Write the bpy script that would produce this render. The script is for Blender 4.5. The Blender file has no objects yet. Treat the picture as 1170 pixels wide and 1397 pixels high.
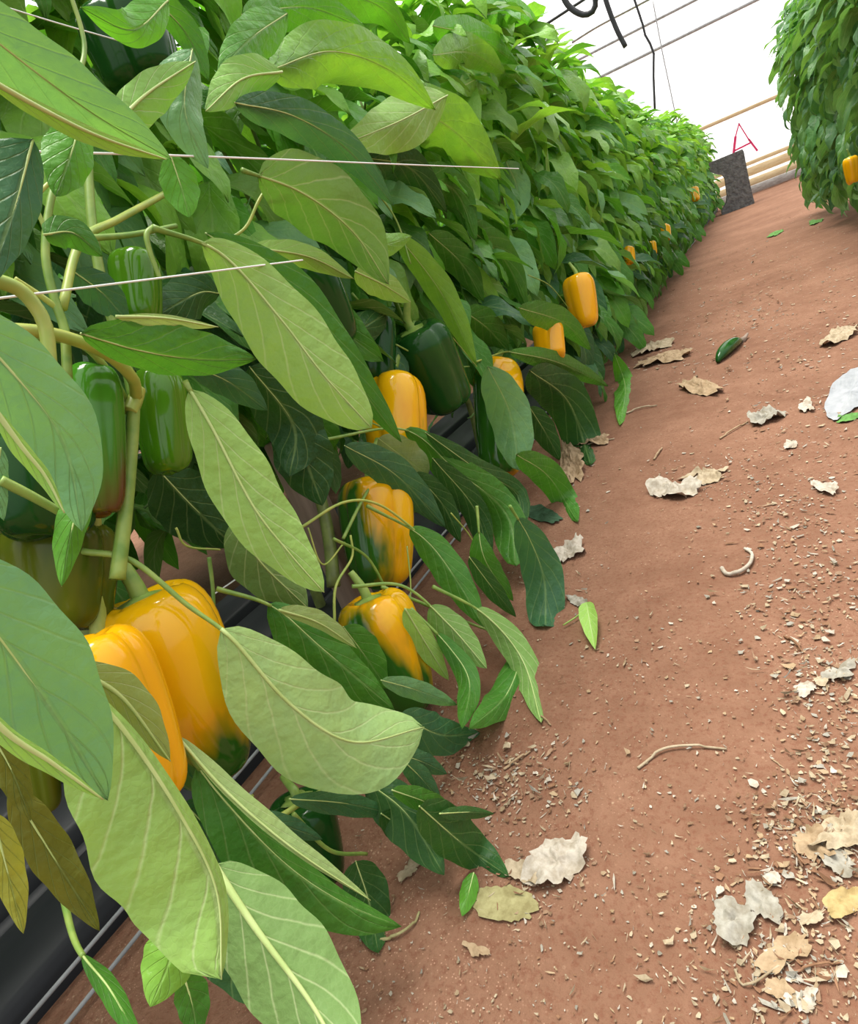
import bpy, math, random
import numpy as np
from mathutils import Vector, Matrix, noise

random.seed(7)
rng = np.random.default_rng(11)
SC = bpy.context.scene
COL = SC.collection

# ------------------------------------------------------------------ camera, world, sun, exposure
W, H, FPX = 1170, 1397, 850.0
ROLL, VP, CAM_H = math.radians(22), (1048, 205), 0.45
_h = np.array([math.cos(ROLL), -math.sin(ROLL)]); _u = np.array([-math.sin(ROLL), -math.cos(ROLL)])
_rel = np.array(VP) - np.array([W / 2, H / 2])
_a, _b = _rel @ _h, _rel @ _u
PITCH = math.atan(_b / FPX); YAW = math.atan(_a / math.hypot(FPX, _b))
FWD = np.array([-math.sin(YAW) * math.cos(PITCH), math.cos(YAW) * math.cos(PITCH), -math.sin(PITCH)])
R0 = np.array([math.cos(YAW), math.sin(YAW), 0.0]); U0 = np.cross(R0, FWD)
EYE = np.array([0, 0, CAM_H])
cam_d = bpy.data.cameras.new('camera'); cam = bpy.data.objects.new('camera', cam_d); COL.objects.link(cam)
cam_d.sensor_fit = 'VERTICAL'; cam_d.sensor_height = 24; cam_d.lens = 24 * FPX / H
cam_d.clip_start = 0.02; cam_d.clip_end = 200
_cr = R0 * math.cos(ROLL) - U0 * math.sin(ROLL); _cu = R0 * math.sin(ROLL) + U0 * math.cos(ROLL)
cam.matrix_world = Matrix(((_cr[0], _cu[0], -FWD[0], 0), (_cr[1], _cu[1], -FWD[1], 0), (_cr[2], _cu[2], -FWD[2], CAM_H), (0, 0, 0, 1)))
SC.camera = cam

world = bpy.data.worlds.new('world'); SC.world = world; world.use_nodes = True
wn = world.node_tree.nodes; wl = world.node_tree.links
bg = wn['Background']
tc = wn.new('ShaderNodeTexCoord'); sp = wn.new('ShaderNodeSeparateXYZ'); rmp = wn.new('ShaderNodeValToRGB')
wl.new(tc.outputs['Generated'], sp.inputs[0]); wl.new(rmp.outputs[0], bg.inputs[0])
mr = wn.new('ShaderNodeMath'); mr.operation = 'MULTIPLY_ADD'; mr.inputs[1].default_value = 0.5; mr.inputs[2].default_value = 0.5
wl.new(sp.outputs['Z'], mr.inputs[0]); wl.new(mr.outputs[0], rmp.inputs[0])
rmp.color_ramp.elements.new(0.52)
rmp.color_ramp.elements[0].position = 0.47; rmp.color_ramp.elements[0].color = (0.12, 0.09, 0.07, 1)
rmp.color_ramp.elements[1].color = (0.42, 0.44, 0.46, 1)
rmp.color_ramp.elements[2].position = 0.95; rmp.color_ramp.elements[2].color = (1, 1, 0.97, 1)
# brighter haze low in the sky beyond the end wall
dt = wn.new('ShaderNodeVectorMath'); dt.operation = 'DOT_PRODUCT'; dt.inputs[1].default_value = (-0.02, 0.98, 0.2); wl.new(tc.outputs['Generated'], dt.inputs[0])
gl = wn.new('ShaderNodeMapRange'); gl.interpolation_type = 'SMOOTHSTEP'; gl.inputs['From Min'].default_value = 0.72; gl.inputs['From Max'].default_value = 0.97; gl.inputs['To Min'].default_value = 0.0; gl.inputs['To Max'].default_value = 1.05
wl.new(dt.outputs['Value'], gl.inputs['Value'])
ad = wn.new('ShaderNodeMix'); ad.data_type = 'RGBA'; ad.blend_type = 'ADD'; ad.inputs['B'].default_value = (1, 1, 1, 1); wl.new(gl.outputs[0], ad.inputs['Factor']); wl.new(rmp.outputs[0], ad.inputs['A']); wl.new(ad.outputs['Result'], bg.inputs[0])
bg.inputs['Strength'].default_value = 1.55

sun_d = bpy.data.lights.new('sun', 'SUN'); sun = bpy.data.objects.new('sun', sun_d); COL.objects.link(sun)
sun_d.energy = 4.6; sun_d.angle = math.radians(32); sun_d.color = (1, 0.97, 0.9)
sun.rotation_euler = Vector((0.12, -0.12, -1.0)).to_track_quat('-Z', 'Y').to_euler()

SC.view_settings.view_transform = 'Standard'; SC.view_settings.look = 'None'
SC.view_settings.exposure = 0.2; SC.view_settings.gamma = 1.0
try: SC.view_settings.use_curve_mapping = False
except Exception: pass
SC.cycles.max_bounces = 8; SC.cycles.transparent_max_bounces = 16

# ------------------------------------------------------------------ rays from photograph pixels to places
def ray(px, py):
    d = np.array([px - W / 2, py - H / 2])
    return FWD + R0 * (d @ _h) / FPX + U0 * (d @ _u) / FPX
def at_x(px, py, X, zmin=0.006):
    """Point of the row's upright plane X that lies under a photo pixel, never below the soil."""
    d = ray(px, py); t = X / d[0]
    if EYE[2] + t * d[2] < zmin: t = (zmin - EYE[2]) / d[2]
    return EYE + d * t
def at_y(px, py, Y):
    d = ray(px, py); return EYE + d * (Y / d[1])
def on_ground(px, py, z=0.0):
    d = ray(px, py); return EYE + d * ((z - EYE[2]) / d[2])
def depth_of(P): return float((np.asarray(P) - EYE) @ FWD)
def soil_z(x, y):
    fade = max(0.0, 1 - abs(y) / 14)
    return 0.004 * noise.noise(Vector((x * 3.1, y * 3.1, 0.3))) + 0.0016 * noise.noise(Vector((x * 13, y * 13, 1.7)))

# ------------------------------------------------------------------ object helpers
def tag(o, label=None, cat=None, group=None, kind=None):
    if label: o['label'] = label
    if cat: o['category'] = cat
    if group: o['group'] = group
    if kind: o['kind'] = kind
    return o
def empty(name, loc, label, cat, group=None):
    o = bpy.data.objects.new(name, None); COL.objects.link(o); o.location = Vector(loc); o.empty_display_size = 0.02
    return tag(o, label, cat, group)
class MB:
    def __init__(s): s.v = []; s.f = []; s.uv = []; s.mi = []; s.t = []; s.n = 0
    def add(s, verts, faces, uvs=None, mi=0, tint=(0.1, 0.3, 0.05)):
        verts = np.asarray(verts, float).reshape(-1, 3); k = len(verts)
        s.v.append(verts); s.f += [tuple(i + s.n for i in f) for f in faces]
        s.uv.append(np.zeros((k, 2)) if uvs is None else np.asarray(uvs, float))
        s.t.append(np.tile(np.array([*tint, 1.0]), (k, 1))); s.mi += [mi] * len(faces); s.n += k
    def mesh(s, name, mats, origin=(0, 0, 0), smooth=True):
        me = bpy.data.meshes.new(name); V = np.concatenate(s.v) - np.array(origin)
        me.from_pydata(V.tolist(), [], s.f)
        for m in mats: me.materials.append(m)
        me.polygons.foreach_set('material_index', s.mi); me.polygons.foreach_set('use_smooth', [smooth] * len(s.f))
        li = np.zeros(len(me.loops), int); me.loops.foreach_get('vertex_index', li)
        UV = np.concatenate(s.uv)[li]; l = me.uv_layers.new(name='uv'); l.data.foreach_set('uv', UV.ravel())
        a = me.attributes.new('tint', 'FLOAT_COLOR', 'POINT'); a.data.foreach_set('color', np.concatenate(s.t).ravel())
        me.update(); return me
    def build(s, name, mats, parent=None, smooth=True, origin=None):
        if not isinstance(mats, (list, tuple)): mats = [mats]
        org = origin if origin is not None else (tuple(parent.location) if parent else (0, 0, 0))
        if parent is not None and parent.parent is not None and origin is None:
            org = tuple(np.array(parent.location) + np.array(parent.parent.location))
        o = bpy.data.objects.new(name, s.mesh(name, mats, org, smooth)); COL.objects.link(o)
        if parent is not None: o.parent = parent
        else: o.location = Vector(org)
        return o
def spline(P, n):
    """Catmull-Rom through the rows of P, n samples, evenly spaced along it."""
    P = np.asarray(P, float)
    if len(P) == 2: dense = P[0] + (P[1] - P[0]) * np.linspace(0, 1, 60)[:, None]
    else:
        Q = np.vstack([2 * P[0] - P[1], P, 2 * P[-1] - P[-2]]); dense = []
        for i in range(1, len(Q) - 2):
            for t in np.linspace(0, 1, 30, endpoint=(i == len(Q) - 3)):
                a, b, c, d = Q[i - 1], Q[i], Q[i + 1], Q[i + 2]
                dense.append(0.5 * (2 * b + (c - a) * t + (2 * a - 5 * b + 4 * c - d) * t * t + (3 * b - a - 3 * c + d) * t ** 3))
        dense = np.array(dense)
    s = np.concatenate([[0], np.cumsum(np.linalg.norm(np.diff(dense, axis=0), axis=1))]); q = np.linspace(0, s[-1], n)
    return np.stack([np.interp(q, s, dense[:, k]) for k in range(dense.shape[1])], 1)
def nrm(v):
    v = np.asarray(v, float); return v / np.maximum(np.linalg.norm(v, axis=-1, keepdims=True), 1e-9)
def tube(mb, P, r, seg=7, mi=0, tint=(0.2, 0.35, 0.06), caps=True):
    P = np.asarray(P, float); n = len(P); r = np.broadcast_to(np.asarray(r, float), (n,))
    T = nrm(np.gradient(P, axis=0)); ref = np.array([0.31, 0.2, 0.93])
    if abs(T[0] @ nrm(ref)) > 0.9: ref = np.array([1.0, 0.1, 0])
    A = nrm(np.cross(T, ref)); B = np.cross(T, A); V = []
    for k in range(seg):
        c, s_ = math.cos(2 * math.pi * k / seg), math.sin(2 * math.pi * k / seg)
        V.append(P + (A * c + B * s_) * r[:, None])
    V = np.stack(V, 1).reshape(-1, 3); F = []
    for i in range(n - 1):
        for k in range(seg): F.append((i * seg + k, i * seg + (k + 1) % seg, (i + 1) * seg + (k + 1) % seg, (i + 1) * seg + k))
    if caps: F += [tuple(range(seg))[::-1], tuple((n - 1) * seg + k for k in range(seg))]
    uv = np.stack([np.repeat(np.linspace(0, 1, n), seg), np.tile(np.linspace(0, 1, seg), n)], 1)
    mb.add(V, F, uv, mi, tint)
def box(mb, c, size, rz=0.0, mi=0, bevel=0.0):
    x, y, z = np.array(size) / 2; b = min(bevel, 0.45 * min(size)); V = []
    if b <= 0:
        V = [(sx * x, sy * y, sz * z) for sz in (-1, 1) for sx, sy in ((-1, -1), (1, -1), (1, 1), (-1, 1))]
        F = [(3, 2, 1, 0), (4, 5, 6, 7), (0, 1, 5, 4), (1, 2, 6, 5), (2, 3, 7, 6), (3, 0, 4, 7)]
    else:
        for zz, ins in ((-z, b), (-z + b, 0), (z - b, 0), (z, b)):
            xx, yy = x - ins, y - ins
            V += [(-xx + (b - ins), -yy, zz), (xx - (b - ins), -yy, zz), (xx, -yy + (b - ins), zz), (xx, yy - (b - ins), zz), (xx - (b - ins), yy, zz), (-xx + (b - ins), yy, zz), (-xx, yy - (b - ins), zz), (-xx, -yy + (b - ins), zz)]
        F = [tuple(range(8))[::-1], tuple(range(24, 32))]
        for l in range(3):
            for k in range(8): F.append((l * 8 + k, l * 8 + (k + 1) % 8, l * 8 + 8 + (k + 1) % 8, l * 8 + 8 + k))
    cr, sr = math.cos(rz), math.sin(rz); V = np.array(V)
    V = np.stack([V[:, 0] * cr - V[:, 1] * sr, V[:, 0] * sr + V[:, 1] * cr, V[:, 2]], 1) + np.array(c)
    mb.add(V, F, None, mi)

# ------------------------------------------------------------------ materials
def mat(name):
    m = bpy.data.materials.new(name); m.use_nodes = True; nt = m.node_tree; nt.nodes.clear()
    out = nt.nodes.new('ShaderNodeOutputMaterial')
    def N(t, **kw):
        n = nt.nodes.new('ShaderNode' + t)
        for k, v in kw.items():
            if k in n.inputs: n.inputs[k].default_value = v
            else: setattr(n, k, v)
        return n
    def L(a, b): nt.links.new(a, b)
    def M(op, a, b=None, c=None):
        n = nt.nodes.new('ShaderNodeMath'); n.operation = op
        for i, q in enumerate((a, b, c)):
            if q is None: continue
            if isinstance(q, (int, float)): n.inputs[i].default_value = q
            else: L(q, n.inputs[i])
        return n.outputs[0]
    def MIX(f, a, b, blend='MIX'):
        n = nt.nodes.new('ShaderNodeMix'); n.data_type = 'RGBA'; n.blend_type = blend
        for sock, q in ((n.inputs['Factor'], f), (n.inputs['A'], a), (n.inputs['B'], b)):
            if isinstance(q, (int, float)): sock.default_value = q
            elif isinstance(q, tuple): sock.default_value = (*q[:3], 1)
            else: L(q, sock)
        return n.outputs['Result']
    def RAMP(f, *stops):
        n = nt.nodes.new('ShaderNodeValToRGB'); e = n.color_ramp.elements
        while len(e) < len(stops): e.new(0.5)
        for el, (p, c) in zip(e, stops): el.position = p; el.color = (*c, 1) if isinstance(c, tuple) else (c, c, c, 1)
        L(f, n.inputs[0]); return n.outputs[0]
    return m, out, N, L, M, MIX, RAMP

def leaf_material():
    m, out, N, L, M, MIX, RAMP = mat('pepper_leaf')
    uv = N('UVMap', uv_map='uv'); s = N('SeparateXYZ'); L(uv.outputs[0], s.inputs[0]); u = s.outputs[0]
    av = M('ABSOLUTE', M('SUBTRACT', M('MULTIPLY', s.outputs[1], 2.0), 1.0))
    geo = N('NewGeometry'); tcd = N('TexCoord')
    nz = N('TexNoise', Scale=55.0, Detail=2.0); L(tcd.outputs['Object'], nz.inputs[0])
    q = M('SUBTRACT', M('MULTIPLY', M('POWER', u, 0.85), 6.0), M('MULTIPLY', M('POWER', av, 0.8), 2.1))
    q = M('ADD', q, M('MULTIPLY', nz.outputs[0], 0.18))
    d = M('ABSOLUTE', M('SUBTRACT', M('FRACT', q), 0.5))
    vein = RAMP(d, (0.0, 1.0), (0.03, 0.6), (0.075, 0.0))
    midr = RAMP(av, (0.0, 1.0), (0.035, 0.7), (0.075, 0.0))
    vor = N('TexVoronoi', Scale=330.0, feature='DISTANCE_TO_EDGE'); L(tcd.outputs['Object'], vor.inputs[0])
    net = RAMP(vor.outputs[0], (0.0, 1.0), (0.12, 0.0))
    v = M('MAXIMUM', M('MULTIPLY', vein, M('SUBTRACT', 1.0, M('MULTIPLY', av, 0.45))), midr)
    at = N('Attribute', attribute_name='tint'); tint = at.outputs['Color']
    mot = N('TexNoise', Scale=34.0, Detail=4.0, Roughness=0.6); L(tcd.outputs['Object'], mot.inputs[0])
    crk = N('TexNoise', Scale=85.0, Detail=2.0, Roughness=0.5); L(tcd.outputs['Object'], crk.inputs[0])
    tint2 = MIX(RAMP(mot.outputs[0], (0.3, 0.0), (0.72, 0.65)), tint, MIX(1.0, tint, (1.5, 1.35, 0.85), 'MULTIPLY'))
    top = MIX(M('MULTIPLY', v, 0.36), tint2, (0.38, 0.55, 0.18))
    top = MIX(M('MULTIPLY', net, 0.05), top, (0.3, 0.45, 0.14))
    und_b = MIX(0.55, MIX(1.0, tint2, (1.6, 1.5, 1.4), 'MULTIPLY'), (0.36, 0.54, 0.17))
    und = MIX(M('MULTIPLY', v, 0.72), und_b, (0.68, 0.80, 0.40))
    und = MIX(M('MULTIPLY', net, 0.08), und, (0.5, 0.62, 0.28))
    colr = MIX(geo.outputs['Backfacing'], top, und)
    sgn = M('SUBTRACT', M('MULTIPLY', geo.outputs['Backfacing'], 1.6), 0.9)
    hgt = M('ADD', M('MULTIPLY', v, M('MULTIPLY', sgn, 0.2)), M('MULTIPLY', net, -0.02))
    hgt = M('ADD', hgt, M('MULTIPLY', mot.outputs[0], 0.9)); hgt = M('ADD', hgt, M('MULTIPLY', crk.outputs[0], 1.0))
    bp = N('Bump', Strength=0.75, Distance=0.0032); L(hgt, bp.inputs['Height'])
    pb = N('BsdfPrincipled'); L(colr, pb.inputs['Base Color']); L(bp.outputs[0], pb.inputs['Normal'])
    L(M('ADD', 0.36, M('MULTIPLY', geo.outputs['Backfacing'], 0.16)), pb.inputs['Roughness'])
    pb.inputs['Specular IOR Level'].default_value = 0.26
    tr = N('BsdfTranslucent'); L(MIX(1.0, tint2, (1.6, 1.6, 0.65), 'MULTIPLY'), tr.inputs[0]); L(bp.outputs[0], tr.inputs['Normal'])
    mx = N('MixShader'); mx.inputs[0].default_value = 0.30; L(pb.outputs[0], mx.inputs[1]); L(tr.outputs[0], mx.inputs[2]); L(mx.outputs[0], out.inputs[0])
    return m
def stem_material(name='green_stem', c1=(0.30, 0.42, 0.09), c2=(0.16, 0.30, 0.05)):
    m, out, N, L, M, MIX, RAMP = mat(name)
    tcd = N('TexCoord'); nz = N('TexNoise', Scale=60.0, Detail=3.0); L(tcd.outputs['Object'], nz.inputs[0])
    pb = N('BsdfPrincipled', Roughness=0.42); L(MIX(RAMP(nz.outputs[0], (0.35, 0.0), (0.65, 1.0)), c1, c2), pb.inputs['Base Color'])
    bp = N('Bump', Strength=0.3, Distance=0.001); L(nz.outputs[0], bp.inputs['Height']); L(bp.outputs[0], pb.inputs['Normal']); L(pb.outputs[0], out.inputs[0])
    return m
def pepper_material(name, ripe, unripe, amount, zmix=0.0, ang=0.0, amix=0.0, seed=0.0, rough=0.11, spec=0.5):
    """Skin that ripens in patches: AMOUNT of the ripe colour, ZMIX more of it near the stem, AMIX more of it on the side ANG."""
    m, out, N, L, M, MIX, RAMP = mat(name)
    tcd = N('TexCoord'); s = N('SeparateXYZ'); L(tcd.outputs['Object'], s.inputs[0])
    mp = N('Mapping'); mp.inputs['Scale'].default_value = (22, 22, 9); mp.inputs['Location'].default_value = (seed, seed * 1.7, seed * 0.3)
    L(tcd.outputs['Object'], mp.inputs[0]); nz = N('TexNoise', Scale=1.0, Detail=3.0, Roughness=0.55); L(mp.outputs[0], nz.inputs[0])
    f = M('ADD', M('MULTIPLY', M('SUBTRACT', nz.outputs[0], 0.5), 1.3), amount)
    f = M('ADD', f, M('MULTIPLY', s.outputs[2], zmix * 10))
    side = M('ADD', M('MULTIPLY', s.outputs[0], math.cos(ang) * amix * 20), M('MULTIPLY', s.outputs[1], math.sin(ang) * amix * 20))
    f = M('ADD', f, side)
    mid = tuple(0.5 * a + 0.35 * b for a, b in zip(ripe, unripe))
    colr = RAMP(f, (0.30, unripe), (0.48, mid), (0.62, tuple(r * q for r, q in zip(ripe, (0.92, 0.8, 0.9)))), (0.85, ripe))
    pb = N('BsdfPrincipled', Roughness=rough); pb.inputs['Specular IOR Level'].default_value = spec
    pb.inputs['Subsurface Weight'].default_value = 0.08; pb.inputs['Subsurface Radius'].default_value = (0.01, 0.006, 0.002)
    L(colr, pb.inputs['Base Color'])
    bn = N('TexNoise', Scale=30.0, Detail=2.0); L(tcd.outputs['Object'], bn.inputs[0]); bp = N('Bump', Strength=0.12, Distance=0.004); L(bn.outputs[0], bp.inputs['Height']); L(bp.outputs[0], pb.inputs['Normal'])
    L(pb.outputs[0], out.inputs[0]); return m
def plain(name, c, rough=0.6, c2=None, scale=20.0, bump=0.2, dist=0.003, metal=0.0, detail=4.0, stretch=(1, 1, 1)):
    m, out, N, L, M, MIX, RAMP = mat(name)
    tcd = N('TexCoord'); mp = N('Mapping'); mp.inputs['Scale'].default_value = stretch; L(tcd.outputs['Object'], mp.inputs[0])
    nz = N('TexNoise', Scale=scale, Detail=detail, Roughness=0.6); L(mp.outputs[0], nz.inputs[0])
    pb = N('BsdfPrincipled', Roughness=rough, Metallic=metal); pb.inputs['Specular IOR Level'].default_value = 0.28
    L(MIX(RAMP(nz.outputs[0], (0.35, 0.0), (0.65, 1.0)), c, c2 or tuple(q * 0.7 for q in c)), pb.inputs['Base Color'])
    bp = N('Bump', Strength=bump, Distance=dist); L(nz.outputs[0], bp.inputs['Height']); L(bp.outputs[0], pb.inputs['Normal']); L(pb.outputs[0], out.inputs[0])
    return m
def soil_material():
    m, out, N, L, M, MIX, RAMP = mat('red_soil')
    tcd = N('TexCoord'); P = tcd.outputs['Object']
    big = N('TexNoise', Scale=3.0, Detail=5.0, Roughness=0.6); mid = N('TexNoise', Scale=22.0, Detail=6.0, Roughness=0.65); fine = N('TexNoise', Scale=170.0, Detail=4.0, Roughness=0.7)
    vor = N('TexVoronoi', Scale=120.0); vor2 = N('TexVoronoi', Scale=310.0)
    for n in (big, mid, fine, vor, vor2): L(P, n.inputs[0])
    c = MIX(RAMP(big.outputs[0], (0.32, 0.0), (0.68, 1.0)), (0.165, 0.080, 0.048), (0.245, 0.128, 0.080))
    c = MIX(RAMP(mid.outputs[0], (0.40, 0.0), (0.75, 0.6)), c, (0.29, 0.155, 0.10))
    c = MIX(RAMP(fine.outputs[0], (0.36, 0.55), (0.5, 0.0)), c, (0.16, 0.06, 0.035))
    grit = M('MULTIPLY', RAMP(vor.outputs['Distance'], (0.10, 1.0), (0.2, 0.0)), RAMP(mid.outputs[0], (0.52, 0.0), (0.62, 1.0)))
    c = MIX(M('MULTIPLY', grit, 0.5), c, (0.56, 0.38, 0.25))
    g2 = M('MULTIPLY', RAMP(vor2.outputs['Distance'], (0.10, 1.0), (0.25, 0.0)), RAMP(big.outputs[0], (0.5, 0.0), (0.6, 0.6)))
    c = MIX(g2, c, (0.58, 0.36, 0.25))
    hgt = M('ADD', M('ADD', M('MULTIPLY', mid.outputs[0], 1.2), M('MULTIPLY', fine.outputs[0], 0.5)), M('MULTIPLY', grit, 0.2))
    bp = N('Bump', Strength=0.6, Distance=0.008); L(hgt, bp.inputs['Height'])
    pb = N('BsdfPrincipled', Roughness=0.95); pb.inputs['Specular IOR Level'].default_value = 0.15
    L(c, pb.inputs['Base Color']); L(bp.outputs[0], pb.inputs['Normal']); L(pb.outputs[0], out.inputs[0]); return m
def dry_material():
    m, out, N, L, M, MIX, RAMP = mat('dry_litter')
    tcd = N('TexCoord'); at = N('Attribute', attribute_name='tint')
    nz = N('TexNoise', Scale=90.0, Detail=4.0, Roughness=0.65); L(tcd.outputs['Object'], nz.inputs[0])
    c = MIX(RAMP(nz.outputs[0], (0.38, 0.0), (0.66, 0.8)), at.outputs['Color'], MIX(1.0, at.outputs['Color'], (0.55, 0.5, 0.42), 'MULTIPLY'))
    pb = N('BsdfPrincipled', Roughness=0.85); L(c, pb.inputs['Base Color']); pb.inputs['Specular IOR Level'].default_value = 0.2
    bp = N('Bump', Strength=0.5, Distance=0.002); L(nz.outputs[0], bp.inputs['Height']); L(bp.outputs[0], pb.inputs['Normal']); L(pb.outputs[0], out.inputs[0]); return m
def film_material():
    m, out, N, L, M, MIX, RAMP = mat('white_greenhouse_film')
    tr = N('BsdfTranslucent', Color=(0.97, 0.97, 0.97, 1)); df = N('BsdfDiffuse', Color=(0.95, 0.95, 0.95, 1)); tp = N('BsdfTransparent', Color=(1, 1, 1, 1))
    a = N('MixShader'); a.inputs[0].default_value = 0.45; L(tr.outputs[0], a.inputs[1]); L(df.outputs[0], a.inputs[2])
    b = N('MixShader'); b.inputs[0].default_value = 0.35; L(a.outputs[0], b.inputs[1]); L(tp.outputs[0], b.inputs[2]); L(b.outputs[0], out.inputs[0]); return m

LEAF = leaf_material(); STEM = stem_material(); MIDRIB = stem_material('leaf_midrib', (0.50, 0.62, 0.24), (0.42, 0.55, 0.18))
WOODY = stem_material('woody_stem', (0.20, 0.26, 0.06), (0.12, 0.15, 0.04)); YSTEM = stem_material('yellow_green_stem', (0.46, 0.50, 0.11), (0.30, 0.42, 0.08))
SOIL = soil_material(); DRY = dry_material(); FILM = film_material()
BLACK = plain('black_plastic', (0.011, 0.012, 0.015), 0.5, (0.024, 0.026, 0.03), 9.0, 0.25, 0.004, stretch=(1, 0.25, 1))
WIRE = plain('pale_twine', (0.86, 0.88, 0.88), 0.45, (0.8, 0.82, 0.82)); HOSE = plain('grey_drip_line', (0.33, 0.34, 0.35), 0.45)
CONC = plain('dark_concrete', (0.10, 0.10, 0.105), 0.9, (0.19, 0.19, 0.19), 26.0, 0.9, 0.02)
WOOD = plain('raw_pine', (0.72, 0.56, 0.34), 0.7, (0.60, 0.43, 0.24), 6.0, 0.2, 0.003, stretch=(1, 8, 8))
GREYWOOD = plain('weathered_wood', (0.42, 0.40, 0.38), 0.8, (0.28, 0.25, 0.23), 9.0, 0.4, 0.004, stretch=(1, 8, 8))
STAKE = plain('weathered_stake', (0.33, 0.25, 0.20), 0.85, (0.24, 0.18, 0.14), 12.0, 0.5, 0.003, stretch=(5, 5, 0.6))
DARKM = plain('dark_metal', (0.05, 0.05, 0.055), 0.5); GALV = plain('galvanised_metal', (0.5, 0.5, 0.5), 0.4, metal=0.5); REDP = plain('red_paint', (0.80, 0.05, 0.16), 0.6, (0.72, 0.04, 0.16))
PLAST = plain('white_plastic_scrap', (0.36, 0.37, 0.39), 0.35, (0.27, 0.28, 0.30), 30.0, 0.5, 0.004)

# leaf tints (top side, linear)
TINT = dict(dark=(0.030, 0.105, 0.028), deep=(0.022, 0.085, 0.022), blue=(0.050, 0.150, 0.075), teal=(0.145, 0.325, 0.155), mid=(0.060, 0.205, 0.030), bright=(0.095, 0.305, 0.034),
            lime=(0.175, 0.385, 0.060), pale=(0.18, 0.37, 0.080), mint=(0.26, 0.46, 0.23), olive=(0.150, 0.170, 0.030), yellow=(0.30, 0.33, 0.06), grey=(0.19, 0.27, 0.13))

# ------------------------------------------------------------------ setting: soil, end wall, trims
def make_ground():
    mb = MB()
    xs = np.concatenate([np.linspace(-6, -1.3, 12)[:-1], np.linspace(-1.3, 0.9, 90), np.linspace(0.9, 5, 12)[1:]])
    ys = np.concatenate([np.linspace(-3, -0.2, 8)[:-1], np.linspace(-0.2, 3, 120), np.linspace(3, 13.2, 50)[1:]])
    V = [(x, y, soil_z(x, y)) for y in ys for x in xs]; nx = len(xs)
    F = [(j * nx + i, j * nx + i + 1, (j + 1) * nx + i + 1, (j + 1) * nx + i) for j in range(len(ys) - 1) for i in range(nx - 1)]
    mb.add(V, F); o = mb.build('ground', SOIL); tag(o, kind='structure'); o['label'] = 'reddish brown trodden soil of the aisle'
make_ground()
WY, WROT = 10.9, math.radians(10)             # end wall: passes (0, WY), turned a little
wdir = np.array([math.cos(WROT), math.sin(WROT), 0]); wnor = np.array([math.sin(WROT), -math.cos(WROT), 0])
def on_wall(px, py, off=0.0):
    d = ray(px, py); p0 = np.array([0, WY, 0]) + wnor * off
    return EYE + d * (((p0 - EYE) @ wnor) / (d @ wnor))
def wall_pt(s, z, off=0.0): return np.array([0, WY, 0]) + wdir * s + wnor * off + np.array([0, 0, z])
mb = MB()
mb.add([wall_pt(-7, 0), wall_pt(7, 0), wall_pt(7, 7), wall_pt(-7, 7)], [(0, 1, 2, 3)]); o = mb.build('wall_back', FILM, smooth=False); tag(o, kind='structure')
def wall_rail(name, pxa, pxb, th, mtl, off=0.04, dep=0.04):
    a, b = on_wall(*pxa, off), on_wall(*pxb, off); z = (a[2] + b[2]) / 2; mb = MB()
    c = wall_pt(-1.0, z, off); box(mb, c, (9.0, dep, th), WROT, 0, 0.004); o = mb.build(name, mtl, origin=tuple(c)); tag(o, kind='structure'); return o
wall_rail('trim_1', (946, 180), (1039, 141), 0.045, WOOD)
wall_rail('trim_2', (1013, 226), (1064, 206), 0.05, WOOD)
wall_rail('trim_3', (910, 58), (1040, -2), 0.035, GALV)
wall_rail('trim_4', (740, 100), (860, 52), 0.03, GALV)

# ------------------------------------------------------------------ leaves
def width_profile(u, peak=0.42):
    p, q = 0.62, 0.62 * (1 - peak) / peak
    w = np.power(np.clip(u, 0, 1), p) * np.power(np.clip(1 - u, 0, 1), q); w /= (peak ** p) * ((1 - peak) ** q)
    return w
def blade(mb, P, S_R, S_L, Nn, hw_r, hw_l, nv, tint, top, wave, curl, pucker, seed, mi=0):
    """Leaf blade along the midrib P; S_R/S_L the directions of its two halves, Nn the side that faces out."""
    n = len(P); u = np.linspace(0, 1, n); V = []; UV = []
    r_ = np.random.default_rng(seed); ph = r_.uniform(0, 6.28, 4); fr = r_.uniform(9, 15, 2)
    for j in range(-nv, nv + 1):
        v = j / nv; S = S_R if v >= 0 else S_L; hw = hw_r if v >= 0 else hw_l; a = abs(v); f = fr[0] if v >= 0 else fr[1]
        edge = wave * np.sin(f * u + ph[0 if v >= 0 else 1]) * a ** 2 * np.sin(np.pi * u) * hw.max()
        pk = pucker * np.cos(2 * np.pi * (6.0 * u ** 0.85 - 2.1 * a ** 0.8)) * np.sin(np.pi * a) * hw.max()
        jag = 1 + 0.035 * np.sin(23 * u + ph[2]) * (a == 1)
        V.append(P + S * (hw * a * jag)[:, None] + Nn * (edge + pk - curl * hw * a ** 2)[:, None])
        UV.append(np.stack([u, np.full(n, (v + 1) / 2)], 1))
    m_ = 2 * nv + 1; V = np.stack(V, 1).reshape(-1, 3); UV = np.stack(UV, 1).reshape(-1, 2); F = []
    for i in range(n - 1):
        for j in range(m_ - 1):
            q = (i * m_ + j, i * m_ + j + 1, (i + 1) * m_ + j + 1, (i + 1) * m_ + j)
            F.append(q if top else q[::-1])
    mb.add(V, F, UV, mi, tint)
HAND = []
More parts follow.
